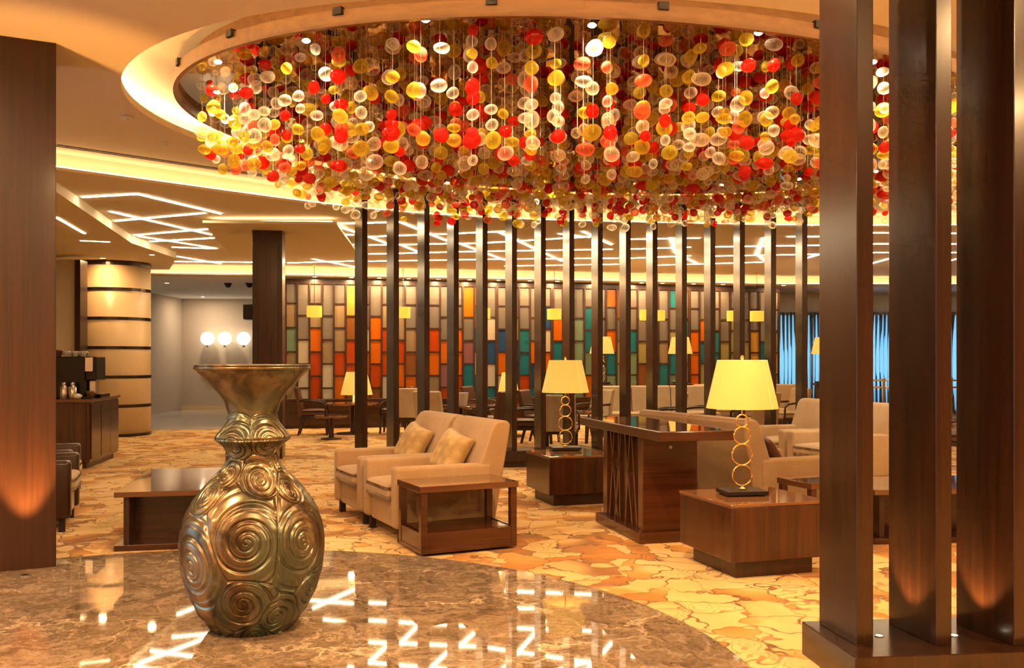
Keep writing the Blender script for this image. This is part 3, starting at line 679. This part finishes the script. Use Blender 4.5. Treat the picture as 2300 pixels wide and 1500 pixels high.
for sidx in range(5):
    org = P0 + LD * sidx / 5
    t = thing('lattice_screen', 'dark wood lattice screen with ' + slabs[sidx], 'screen', (org[0], org[1], 0), LA, 'coloured glass lattice screens')
    wd = CW * 9
    MB().box(0, wd, -.05, .05, HT - .10, HT).build('top_rail', M['darkwood'], t)
    MB().box(0, wd, -.05, .05, 0, .12).build('bottom_rail', M['darkwood'], t)
    mu = None
    for i in range(10):
        wpost = (i in (0, 9)) or (sidx in (2, 3) and i == 5)
        hw = .035 if wpost else .019
        MB().box(max(0, i * CW - hw), min(wd, i * CW + hw), -.045, .045, .12, HT - .10).build('mullion', M['darkwood'], t)
    for i in range(9):
        c = sidx * 9 + i; zt = HT - .10; top = .42 if c % 2 == 0 else .68
        zs = [zt - top - .52 * k for k in range(7)]; zs = [z for z in zs if z > .3]; edges = [zt] + zs + [.12]
        pal = [z for a, z in zones if a <= c][-1]
        for k in range(len(edges) - 1):
            z1, z0 = edges[k], edges[k + 1]; hgt = z1 - z0
            if k < len(edges) - 2:
                if bar0 is None: bar0 = bar_me.build('crossbar', M['darkwood'], t)
                else: bar0 = copy_tree(bar0, parent=t)
                bar0.location = (i * CW, 0, z0)
            cn = fixed[c][min(k, 5)] if c in fixed else ('clear' if (k == 0 and rnd.random() < .8) or (k == 1 and rnd.random() < .45) else rnd.choice(pal))
            key = (cn, round(hgt, 3))
            if key not in pane_cache:
                pane_cache[key] = MB().box(.018, CW - .018, -.005, .005, .014, hgt - .014).build('pane', GL[cn], t).data
                po = [x for x in col.objects if x.data == pane_cache[key]][0]
            else:
                po = bpy.data.objects.new('pane', pane_cache[key]); col.objects.link(po); po.parent = t
            po.location = (i * CW, 0, z0)

# ================================================================== LOUNGE FURNITURE
def armchair(loc, rz, label, w=.86, m='tan', side=None, group=None):
    """front at x=0, back at x=1, width along y"""
    t = thing('armchair', label, 'armchair', loc, rz, group); c = M[m]; sd = M[side] if side else c
    for k, y in enumerate((0, w - .13)):
        rb('armrest', sd, t, (.41, y + .065, .35), (.82, .13, .48), .030, 3)
    MB().box(.035, .82, .135, w - .135, .10, .31).build('seat_base', c, t, .012)
    rb('seat_cushion', c, t, (.345, w / 2, .375), (.74, w - .27, .14), .05, 4, .035)
    b = MB().prism([(.62, .12), (.66, .42), (.83, .88), (.86, .915), (.90, .93), (.97, .93), (1.0, .90), (.985, .80), (.86, .12)], .012, w - .012)
    b.build('backrest', c, t, .022, seg=3)
    for x in (.07, .78):
        for y in (.06, w - .06): MB().box(x - .025, x + .025, y - .025, y + .025, 0, .115).build('leg', M['rubber'], t)
    return t
def pillow(loc, rot, label, m='pillow', s=.40, h=.10):
    n = 22; V = []; 
    for sd in (1, -1):
        for i in range(n + 1):
            for j in range(n + 1):
                u, v = 2 * i / n - 1, 2 * j / n - 1
                pin = 1 - .09 * (1 - u * u) * (abs(v) ** 3) ; pin2 = 1 - .09 * (1 - v * v) * (abs(u) ** 3)
                z = h * (max(0, 1 - u ** 4) * max(0, 1 - v ** 4)) ** .55 * (1 + .05 * math.sin(5 * u + 2 * v))
                V.append((u * s / 2 * pin2, v * s / 2 * pin, sd * z * (1 if sd > 0 else .55)))
    N = (n + 1) ** 2; Q = []
    for i in range(n):
        for j in range(n):
            a, b, c, d = i * (n + 1) + j, (i + 1) * (n + 1) + j, (i + 1) * (n + 1) + j + 1, i * (n + 1) + j + 1
            Q += [(a, b, c, d), (N + d, N + c, N + b, N + a)]
    o = link('throw_pillow', fastmesh('throw_pillow', np.array(V), np.array(Q), [M[m]]))
    bm = bmesh.new(); bm.from_mesh(o.data); bmesh.ops.remove_doubles(bm, verts=bm.verts, dist=.0008); bmesh.ops.recalc_face_normals(bm, faces=bm.faces); bm.to_mesh(o.data); bm.free()
    o.location = loc; o.rotation_euler = rot; tag(o, label, 'pillow'); return o
D2 = np.array((math.cos(R(26)), math.sin(R(26)))); D1 = np.array((-D2[1], D2[0]))
A0 = np.array((-.90, 7.22)); A1 = A0 + D1 * .93
armchair((*A0, 0), 26, 'tan upholstered armchair with sloping back beside the small open side table')
armchair((*A1, 0), 26, 'tan upholstered armchair with sloping back beside its twin, away from the side table')
for a, l in ((A0, 'gold satin throw pillow on the armchair next to the side table'), (A1, 'gold satin throw pillow on the armchair away from the side table')):
    p = a + D2 * .645 + D1 * .42
    pillow((p[0], p[1], .635), (R(64), R(12), R(26 - 90 + 8)), l)

def side_table(loc, rz, label, lx=.77, ly=.49, h=.51, m='mahog'):
    t = thing('side_table', label, 'side table', loc, rz)
    MB().box(-.01, lx + .01, -.01, ly + .01, h - .045, h).build('tabletop', M['topd'], t, .004)
    for x in (0, lx - .05):
        for y in (0, ly - .05): MB().box(x, x + .05, y, y + .05, .05, h - .045).build('post', M['mahog'], t, .003)
    MB().box(.0, lx, .0, ly, .02, .05).build('base_board', M['mahog'], t, .003)
    MB().box(.045, lx - .045, .045, ly - .045, .155, .17).build('shelf', M['mahog'], t)
    for nm, a in (('apron', (.05, lx - .05, .004, .022, .05, .17)), ('apron', (.05, lx - .05, ly - .022, ly - .004, .05, .17)), ('apron', (.004, .022, .05, ly - .05, .05, .17)), ('apron', (lx - .022, lx - .004, .05, ly - .05, .05, .17))):
        MB().box(*a).build(nm, M['mahog'], t, .002)
    MB().box(.05, lx - .05, .05, ly - .05, 0, .02).build('foot', M['rubber'], t)
    return t
side_table((-.655, 6.74, 0), 26, 'open mahogany side table with a lower shelf against the tan armchairs')

def lamp_table(loc, rz, label, s=.72, h=.49):
    t = thing('lamp_table', label, 'side table', loc, rz)
    MB().box(.07, s - .07, .07, s - .07, 0, .12).build('plinth', M['darkwood'], t, .003)
    MB().box(0, s, 0, s, .115, h - .02).build('body', M['walnutv'], t, .006)
    MB().box(-.004, s + .004, -.004, s + .004, h - .02, h).build('tabletop', M['top'], t, .003)
    return t
lamp_table((1.415, 6.02, 0), 17, 'low block walnut lamp table beside the tall slats on the plinth')
lamp_table((.36, 9.05, 0), 17, 'low block walnut lamp table between the armchairs and the tall console')

def ring_lamp(loc, rz, label, k=1.):
    t = thing('table_lamp', label, 'table lamp', loc, rz)
    MB().box(-.15 * k, .15 * k, -.11 * k, .11 * k, .008, .036).build('base', M['blackwood'], t, .003)
    for x in (-.11 * k, .11 * k):
        for y in (-.075 * k, .075 * k): MB().box(x - .02, x + .02, y - .02, y + .02, 0, .01).build('foot', M['rubber'], t)
    MB().lathe([(.022, .036), (.024, .046), (.012, .052), (.012, .062), (.018, .066)], 20).build('stem_foot', M['gold'], t, smooth=True)
    z = .062
    for r_ in (.071, .073, .059, .043):
        r_ *= k; c = z + r_
        MB().tube([(r_ * math.cos(a), 0, c + r_ * math.sin(a)) for a in [2 * math.pi * i / 40 for i in range(40)]], .0058, 10, True).build('ring', M['gold'], t, smooth=True)
        z += 2 * r_
    zb = .60 * k + .0; zt = .936 * k
    MB().tube([(0, 0, z - .004), (0, 0, zt + .03)], .006, 10).build('stem', M['gold'], t, smooth=True)
    sh = MB(); n = 64
    sh.lathe([(.246 * k, zb), (.170 * k, zt), (.166 * k, zt), (.242 * k, zb), (.246 * k, zb)], n, cap=False)
    so = sh.build('lamp_shade', M['shade'], t, smooth=True)
    for a in (-58, 122):
        ca, sa = math.cos(R(a)), math.sin(R(a))
        MB().tube([(.2475 * k * ca, .2475 * k * sa, zb), (.1715 * k * ca, .1715 * k * sa, zt)], .0032, 6).build('seam', M['seam'], so)
    MB().tube([(-.168 * k, 0, zt - .02), (.168 * k, 0, zt - .02)], .003, 6).build('spider', M['gold'], t)
    MB().lathe([(.006, zt), (.014, zt + .012), (.010, zt + .028), (.002, zt + .036)], 16).build('finial', M['gold'], t, smooth=True)
    light('lamp_bulb', 'POINT', (0, 0, (zb + zt) / 2), 15 * k, (1, .66, .30), .05, parent=t)
    return t
ring_lamp((1.60, 6.50, .49), 8, 'brass stacked-ring table lamp with cream shade on the table by the plinth slats')
ring_lamp((.556, 9.74, .49), 8, 'brass stacked-ring table lamp with cream shade on the table beside the armchairs')

def console():
    rz = 14; t = thing('console_table', 'tall walnut console table with crossed slats in its pedestal', 'console table', (1.075, 6.80, 0), rz)
    LW, LL_ = .60, 1.87
    MB().box(0, LW, 0, LL_, .83, .90).build('tabletop', M['walnut'], t, .004)
    MB().box(.03, LW - .03, .03, LL_ - .03, .8995, .902).build('top_veneer', M['topd'], t)
    y0, y1 = .50, 1.42
    MB().box(.02, LW - .02, y0 - .06, y1 + .06, 0, .085).build('plinth', M['mahog'], t, .003)
    MB().box(.10, LW - .10, y0 + .02, y1 - .02, .085, .83).build('core', M['walnutv'], t)
    for y in (y0, y1 - .10): MB().box(.07, LW - .07, y, y + .10, .085, .83).build('pedestal_end', M['mahog'], t, .003)
    for xf in (.088, LW - .088):
        for a, b in ((.14, .26), (.24, .42), (.40, .30), (.52, .56), (.64, .50), (.58, .76), (.78, .66)):
            ya, yb = y0 + a, y0 + b
            MB().add([(xf - .012, ya - .012, .085), (xf + .012, ya - .012, .085), (xf + .012, ya + .012, .085), (xf - .012, ya + .012, .085),
                      (xf - .012, yb - .012, .83), (xf + .012, yb - .012, .83), (xf + .012, yb + .012, .83), (xf - .012, yb + .012, .83)],
                     [(0, 3, 2, 1), (4, 5, 6, 7), (0, 1, 5, 4), (1, 2, 6, 5), (2, 3, 7, 6), (3, 0, 4, 7)]).build('slat', M['walnutv'], t)
    MB().lathe([(.014, 0), (.014, .006), (.002, .008)], 16, cap=False).build('button', M['steel'], t, loc=(.30, y0 - .001, .74)).rotation_euler = (R(90), 0, 0)
console()

def coffee_table(loc, rz, label, lx, ly, h=.44):
    t = thing('coffee_table', label, 'coffee table', loc, rz)
    MB().box(0, lx, 0, ly, h - .04, h).build('tabletop', M['topd'], t, .003)
    MB().box(0, lx, 0, ly, .0, .045).build('bottom_board', M['walnut'], t, .003)
    MB().box(.06, lx - .06, .30, ly - .30, .045, h - .04).build('core', M['walnut'], t)
    for x in (.06, lx / 2 - .02, lx - .10): 
        MB().box(x, x + .04, .04, .30, .045, h - .04).build('divider', M['mahog'] if .1 < x < lx - .2 else M['darkwood'], t, .002)
        MB().box(x, x + .04, ly - .30, ly - .04, .045, h - .04).build('divider', M['darkwood'], t, .002)
    return t
coffee_table((-2.96, 6.95, 0), 12, 'wide dark coffee table with open compartments behind the bronze vase', 1.15, 1.55)
coffee_table((2.80, 7.22, 0), 6, 'dark coffee table with open compartments behind the tall plinth slats', 1.2, .82, .42)

# pair of armchairs seen from behind, right of the console
rz = 23 + 180; xh = np.array((math.cos(R(rz)), math.sin(R(rz)))); yh = np.array((-xh[1], xh[0]))
O = np.array((1.93, 7.80)) - xh * 1.0 - yh * 1.72
armchair((*O, 0), rz, 'taupe armchair with its high back turned to the console, further from the low end table', m='taupe')
armchair((*(O + yh * .88), 0), rz, 'taupe armchair with its high back turned to the console, next to the low end table', m='taupe')
p = O + yh * 1.42 + xh * .575
pillow((p[0], p[1], .615), (R(52), R(-10), R(rz - 90)), 'dark brown throw pillow on the armchair behind the console', 'leather', .40, .09)
side_table((2.24, 7.0, 0), 20, 'open mahogany end table between the taupe armchair and the plinth slats', .5, .40, .50)
# armchairs half hidden by the pillar
AL = np.array((-3.95, 8.55)); rz = 200
xh = np.array((math.cos(R(rz)), math.sin(R(rz)))); yh = np.array((-xh[1], xh[0]))
armchair((*AL, 0), rz, 'cream armchair with dark sides half hidden by the pillar, nearer the marble', m='cream', side='darkwood')
armchair((*(AL - yh * 1.0 + np.array((-.08, .0))), 0), rz, 'cream armchair with dark sides half hidden by the pillar, nearer the coffee counter', m='cream', side='darkwood')
# seats beyond the taupe pair
armchair((3.55, 10.3, 0), 20, 'cream armchair standing beyond the taupe pair, facing them', m='cream')
armchair((3.26, 11.2, 0), 20, 'cream armchair close to the curved slat row, facing the taupe pair', m='cream')

# ------------------------------------------------------------------ coffee counter
kt = thing('coffee_counter', 'dark brown cabinet with pale stone top under the coffee machine', 'cabinet', (-5.55, 12.28, 0), 10)
MB().box(-1.9, 0, 0, 1.55, .08, .875).build('body', M['walnutv'], kt, .004)
MB().box(-1.87, -.05, .05, 1.5, 0, .08).build('toe_kick', M['darkwood'], kt)
MB().box(-1.93, .03, -.03, 1.58, .875, .915).build('counter_top', M['top'], kt, .004)
for y in (.05, .56, 1.05): MB().box(-.004, .014, y, y + .48, .12, .85).build('door', M['walnutv'], kt, .003)
for x in (-.62, -1.24, -1.86): MB().box(x, x + .58, -.014, .004, .12, .85).build('door', M['walnutv'], kt, .003)
def onk(x, y): 
    c, s = math.cos(R(10)), math.sin(R(10)); return (-5.55 + x * c - y * s, 12.28 + x * s + y * c, .915)
cmx = thing('coffee_machine', 'black coffee machine with steel spout panel on the counter', 'coffee machine', onk(-.02, .55), 10)
MB().box(-.64, -.12, -.22, .30, 0, .56).build('body', M['black'], cmx, .012)
MB().box(-.12, .02, -.20, .28, .24, .56).build('head', M['black'], cmx, .01)
MB().box(-.12, -.02, -.225, -.20, .36, .55).build('display', M['steel'], cmx, .004)
MB().box(-.10, -.02, -.10, .10, .06, .24).build('spout', M['steel'], cmx, .01)
MB().box(-.12, .08, -.20, .28, 0, .055).build('drip_tray', M['black'], cmx, .006)
f1 = None
for k, x in enumerate((-.37, -.262)):
    p = onk(x, .20)
    t = thing('vacuum_flask', 'slim steel vacuum flask standing before the coffee machine', 'flask', p, 0, 'steel flasks on the counter')
    MB().lathe([(.048, 0), (.050, .004), (.050, .155), (.030, .175), (.024, .18)], 24).build('body', M['steel'], t, smooth=True)
    MB().lathe([(.022, .18), (.026, .185), (.024, .215), (.010, .218)], 20).build('cap', M['steel'], t, smooth=True)
def cup(loc, label, m='china', k=1., group=None):
    t = thing('coffee_cup', label, 'cup', loc, 0, group)
    MB().lathe([(.022 * k, 0), (.026 * k, .004), (.040 * k, .06 * k), (.043 * k, .075 * k), (.040 * k, .075 * k), (.036 * k, .055 * k), (.02 * k, .01), (.0005, .01)], 24, cap=False).build('bowl', M[m], t, smooth=True)
    MB().tube([(.040 * k + .022 * k * math.sin(a), 0, .042 * k + .02 * k * math.cos(a)) for a in [math.pi * i / 8 for i in range(9)]], .004, 6).build('handle', M[m], t, smooth=True)
for i, (x, y) in enumerate(((-.42, .52), (-.31, .52), (-.20, .52), (-.37, .64), (-.26, .64))):
    p = onk(x, y); cup((p[0], p[1], .915 + .56), 'white coffee cup on top of the coffee machine', group='cups on the coffee machine')
p = onk(-.54, .58); cup((p[0], p[1], .915 + .56), 'brown coffee cup on top of the coffee machine', 'cupbrown', 1.25)
p = onk(-.165, .07); bo = MB().lathe([(.03, 0), (.055, .02), (.06, .04), (.04, .065), (.0005, .075)], 24).build('sugar_bowl', M['china'], smooth=True); bo.location = p; tag(bo, 'round white lidded sugar bowl on the counter', 'bowl')
tr = onk(.0, .02); to = thing('serving_tray', 'small dark tray at the end of the counter', 'tray', (tr[0], tr[1], .915), 10)
MB().box(-.09, .02, .02, .26, 0, .012).build('board', M['black'], to, .003); MB().box(-.09, .02, .02, .03, .012, .03).build('rim', M['black'], to)
p = onk(-.035, .17); 
cup((p[0], p[1], .927), 'brown coffee cup on the dark tray', 'cupbrown', 1.2)

# ------------------------------------------------------------------ opal globes on the far wall
for k, px in enumerate((466, 505, 547)):
    x = at(px, 26.6); t = thing('globe_sconce', 'glowing opal globe on the far wall, ' + ('the one nearest the round stone column', 'the middle one of three', 'the one nearest the square brown column')[k], 'wall lamp', (x, 26.6, 2.05), 0, 'three globe lamps on the far wall')
    MB().lathe([(.19 * math.sin(math.pi * i / 16) + .0005, -.19 * math.cos(math.pi * i / 16)) for i in range(17)], 32, cap=False).build('globe', M['globe'], t, smooth=True)
    MB().box(-.06, .06, .24, .27, -.06, .06).build('wall_plate', M['steel'], t); MB().tube([(0, .24, -.0), (0, .16, -.0)], .02, 8).build('arm', M['steel'], t)
    MB().lathe([(.03, -.25), (.04, -.24), (.04, -.185)], 16).build('cap', M['steel'], t)

# ================================================================== BACK LOUNGE
def dining_chair(loc, rz, label, m='leather', wood_='darkwood', group=None):
    """faces +x, centre of the seat at the origin"""
    t = thing('dining_chair', label, 'chair', loc, rz, group)
    rb('seat', M[m], t, (0, 0, .42), (.50, .52, .12), .035, 3, .02)
    MB().box(-.25, .25, -.26, .26, .32, .37).build('seat_frame', M[wood_], t, .006)
    MB().prism([(-.30, .36), (-.22, .36), (-.24, .60), (-.31, .90), (-.34, .92), (-.385, .90), (-.33, .62)], -.27, .27).build('backrest', M[m], t, .016, seg=3)
    for y in (-.285, .245):
        MB().tube([(-.27, y + .02, .66), (-.05, y + .02, .655), (.14, y + .02, .63), (.21, y + .02, .58), (.22, y + .02, .36)], .020, 8).build('armrest', M[wood_], t, smooth=True)
    for sx in (-1, 1):
        for sy in (-1, 1):
            b = MB(); x0, y0 = sx * .215, sy * .225; x1 = x0 + (-.09 if sx < 0 else .02)
            b.add([(x1 - .018, y0 - .018, 0), (x1 + .018, y0 - .018, 0), (x1 + .018, y0 + .018, 0), (x1 - .018, y0 + .018, 0), (x0 - .026, y0 - .026, .33), (x0 + .026, y0 - .026, .33), (x0 + .026, y0 + .026, .33), (x0 - .026, y0 + .026, .33)],
                  [(0, 3, 2, 1), (4, 5, 6, 7), (0, 1, 5, 4), (1, 2, 6, 5), (2, 3, 7, 6), (3, 0, 4, 7)]); b.build('leg', M[wood_], t)
    return t
def round_table(loc, r_, h, label):
    t = thing('round_table', label, 'table', loc)
    MB().lathe([(r_ - .02, h - .035), (r_, h - .03), (r_, h - .005), (r_ - .008, h)], 48).build('tabletop', M['top'], t)
    MB().lathe([(.055, .03), (.045, .06), (.045, h - .04), (.12, h - .034)], 24).build('pedestal', M['darkwood'], t, smooth=True)
    MB().lathe([(r_ * .62, 0), (r_ * .62, .02), (.06, .04)], 40).build('foot', M['darkwood'], t)
    return t
def cone_lamp(loc, label, rb_=.31, rt=.20, zb=.16, zt=.60):
    t = thing('table_lamp', label, 'table lamp', loc)
    MB().lathe([(.09, 0), (.095, .01), (.08, .02), (.075, zb - .02), (.05, zb), (.012, zb + .01), (.012, zb + .1)], 24).build('base', M['china'], t, smooth=True)
    MB().lathe([(rb_, zb), (rt, zt), (rt - .005, zt), (rb_ - .005, zb), (rb_, zb)], 48, cap=False).build('lamp_shade', M['shade'], t, smooth=True)
    MB().tube([(-rt + .004, 0, zt - .03), (rt - .004, 0, zt - .03)], .004, 6).build('spider', M['gold'], t); MB().tube([(0, 0, zb + .08), (0, 0, zt - .028)], .008, 8).build('stem', M['gold'], t)
    light('lamp_bulb', 'POINT', (0, 0, .5 * (zb + zt)), 14, (1, .66, .30), .05, parent=t)
    return t
def FX(px, Y, z=0.): return (at(px, Y), Y, z)
round_table(FX(792, 18.2), .50, .60, 'round dark table carrying the cone lamp near the square column')
cone_lamp(FX(801, 18.2, .60), 'table lamp with pale cone shade on the round table near the square column')
round_table(FX(744, 16.9), .30, .43, 'small low round table in front of the cone lamp table')
round_table(FX(1142, 17.6), .48, .60, 'round dark table carrying the cone lamp in front of the blue panes')
cone_lamp(FX(1142, 17.6, .60), 'table lamp with pale cone shade in front of the blue glass panes', .21, .12)
round_table(FX(1035, 16.8), .46, .62, 'round dark table holding the pale wine bucket')
wb = MB().lathe([(.07, 0), (.075, .005), (.10, .22), (.105, .225), (.095, .22), (.068, .02), (.0005, .02)], 28, cap=False).build('ice_bucket', M['china'], smooth=True); wb.location = FX(1040, 16.8, .62); tag(wb, 'pale ice bucket on a round table behind the slat row', 'bucket')
round_table(FX(1290, 15.2), .48, .60, 'round dark table behind the tall console')
CH = [(708, 18.0, 8, 'leather', 'brown leather chair beside the small low round table'), (885, 18.4, 178, 'leather', 'brown leather chair facing the cone lamp from the slat side'),
      (930, 17.6, 82, 'cream', 'cream backed dark wood chair turned away, between two slats'), (985, 15.9, 60, 'cream', 'cream chair with its back to the tan armchairs'),
      (1100, 15.75, 150, 'leather', 'brown chair pulled to the table with the ice bucket'), (1085, 18.4, -20, 'leather', 'brown chair facing the lamp before the blue panes'),
      (1170, 15.0, 175, 'leather', 'brown leather chair standing close behind the slats'), (1218, 16.2, -20, 'leather', 'brown leather chair at the table behind the console'),
      (1322, 16.3, 215, 'cream', 'cream chair at the table behind the console'), (1258, 14.2, 80, 'cream', 'cream seated chair with its back to the slat row'),
      (1492, 15.0, 170, 'cream', 'cream chair before the banquette, turned to it'), (1560, 15.6, 160, 'leather', 'brown chair behind the taupe armchairs'),
      (1690, 15.2, 120, 'tan', 'tan chair behind the cream lamp shade'), (1765, 17.2, 200, 'tan', 'tan chair near the blue window'), (2150, 12.2, 150, 'leather', 'brown leather chair seen between the broad slats')]
for px, Y, rz, m, lab in CH: dining_chair(FX(px, Y), rz, lab, m)
# low sideboards in front of the glass screens
for k, (px, Y, ln_, lab) in enumerate(((632, 19.45, 2.3, 'low dark sideboard in front of the cream and orange panes'), (900, 19.9, 2.3, 'low dark sideboard in front of the orange and red panes'), (1165, 20.4, 2.2, 'low dark sideboard in front of the blue panes'))):
    t = thing('sideboard', lab, 'sideboard', FX(px, Y), LA)
    MB().box(0, ln_, 0, .36, .07, .58).build('body', M['mahog'], t, .004); MB().box(.04, ln_ - .04, .04, .34, 0, .07).build('toe_kick', M['darkwood'], t)
    MB().box(-.02, ln_ + .02, -.02, .38, .58, .61).build('top', M['darkwood'], t, .003)
    for i in range(4): MB().box(.02 + i * (ln_ - .04) / 4, .02 + (i + 1) * (ln_ - .04) / 4 - .01, -.014, .004, .10, .56).build('door', M['walnut'], t, .002)
# cream banquette
def banquette(loc, rz, n, label, m='cream'):
    t = thing('banquette', label, 'banquette', loc, rz); wd = .78
    MB().box(0, n * wd, .06, .72, 0, .30).build('base', M['darkwood'], t, .006)
    for i in range(n):
        rb('seat_cushion', M[m], t, ((i + .5) * wd, .34, .37), (wd - .012, .68, .15), .035, 3, .02)
        MB().prism([(.60, .30), (.70, .30), (.80, .90), (.74, .94), (.68, .92)], i * wd + .008, (i + 1) * wd - .008, 'x').build('back_panel', M[m], t, .015, seg=3)
    return t
banquette(FX(1348, 17.3), 8, 3, 'long cream banquette with upright back panels before the olive panes')
banquette(FX(1580, 18.6), 4, 3, 'cream banquette standing near the blue window', 'tan')
# tall tables with ring lamps
for px, Y, lab, lab2 in ((1352, 18.6, 'narrow tall dark stand behind the cream banquette', 'small ring lamp on the tall stand behind the cream banquette'),
                         (1528, 18.9, 'narrow tall dark stand beside the olive panes', 'small ring lamp on the tall stand beside the olive panes'),
                         (1850, 19.2, 'narrow tall dark stand near the far window', 'small ring lamp on the tall stand near the far window')):
    t = thing('lamp_stand', lab, 'stand', FX(px, Y))
    MB().box(-.2, .2, -.2, .2, .92, .96).build('top', M['darkwood'], t, .003); MB().box(-.14, .14, -.14, .14, .03, .92).build('pedestal', M['walnutv'], t); MB().box(-.18, .18, -.18, .18, 0, .03).build('foot', M['darkwood'], t)
    ring_lamp(FX(px, Y, .96), 10, lab2)
# pendant lamps in front of the lattice
PW = ['cream and orange panes by the square column', 'red and brown panes', 'teal panes left of the cone lamp', 'orange-topped blue panes', 'brown panes over the cream banquette', 'olive panes beside another pendant', 'green panes over the ring lamp', 'amber pane near the blue window']
PW[2] = 'blue panes above the cone lamp'
for k, (px, Y) in enumerate(((706, 19.3), (905, 19.7), (1085, 20.1), (1245, 20.4), (1452, 20.8), (1478, 21.0), (1648, 21.2), (1700, 21.3))):
    t = thing('pendant_lamp', 'small yellow drum pendant hanging before the ' + PW[k], 'pendant lamp', FX(px, Y, 2.32), 0, 'yellow pendants before the lattice')
    MB().lathe([(.155, 0), (.155, .23), (.15, .23), (.15, 0), (.155, 0)], 32, cap=False).build('lamp_shade', M['shade2'], t, smooth=False)
    zt = ZL - 2.32
    MB().tube([(0, 0, .2), (0, 0, zt)], .006, 6).build('cord', M['black'], t); MB().tube([(-.152, 0, .205), (.152, 0, .205)], .004, 6).build('spider', M['gold'], t)
    MB().lathe([(.05, zt - .02), (.05, zt)], 16).build('canopy', M['gold'], t)
# guard rail before the far window
t = thing('guard_rail', 'brass and glass guard rail in front of the far window', 'railing', (0, 0, 0))
for px in (1880, 1985, 2137, 2290): MB().lathe([(.025, 0), (.025, 1.02), (.04, 1.04), (.001, 1.07)], 14, (at(px, 20), 20, 0)).build('post', M['gold'], t, smooth=True)
for z in (.85, 1.0): MB().tube([(at(1880, 20), 20, z), (at(2290, 20), 20, z)], .018, 8).build('rail', M['gold'], t, smooth=True)
xs = [at(p, 20) for p in (1880, 1985, 2137, 2290)]
for a, b in zip(xs[:-1], xs[1:]): MB().box(a + .05, b - .05, 19.995, 20.005, .08, .80).build('glass_panel', M['glass'], t)

# small fittings on the ceilings
for px, py, lab in ((285, 262, 'round white smoke detector on the ceiling left of the oval dome'), (372, 319, 'tiny round sprinkler rose on the ceiling near the black air slot')):
    p = fl(px, py, ZC); t = thing('smoke_detector', lab, 'detector', (p[0], p[1], ZC))
    k = 1. if px == 285 else .5
    MB().lathe([(.055 * k, 0), (.06 * k, -.012), (.045 * k, -.022), (.0005, -.024)], 24, cap=False).build('body', M['plasterw'], t, smooth=True)
    MB().lathe([(.02 * k, -.023), (.018 * k, -.032), (.0005, -.034)], 16, cap=False).build('sensor', M['steel'], t)
for px, lab in ((512, 'small dark dome camera on the corridor ceiling, nearer the round stone column'), (560, 'small dark dome camera on the corridor ceiling, nearer the square column')):
    p = fl(px, 636, ZS); t = thing('security_camera', lab, 'camera', (p[0], p[1], ZS))
    MB().lathe([(.09, 0), (.09, -.03), (.07, -.04)], 20).build('mount', M['black'], t)
    MB().lathe([(.07, -.04), (.06, -.08), (.03, -.10), (.0005, -.105)], 20, cap=False).build('dome', M['black'], t, smooth=True)
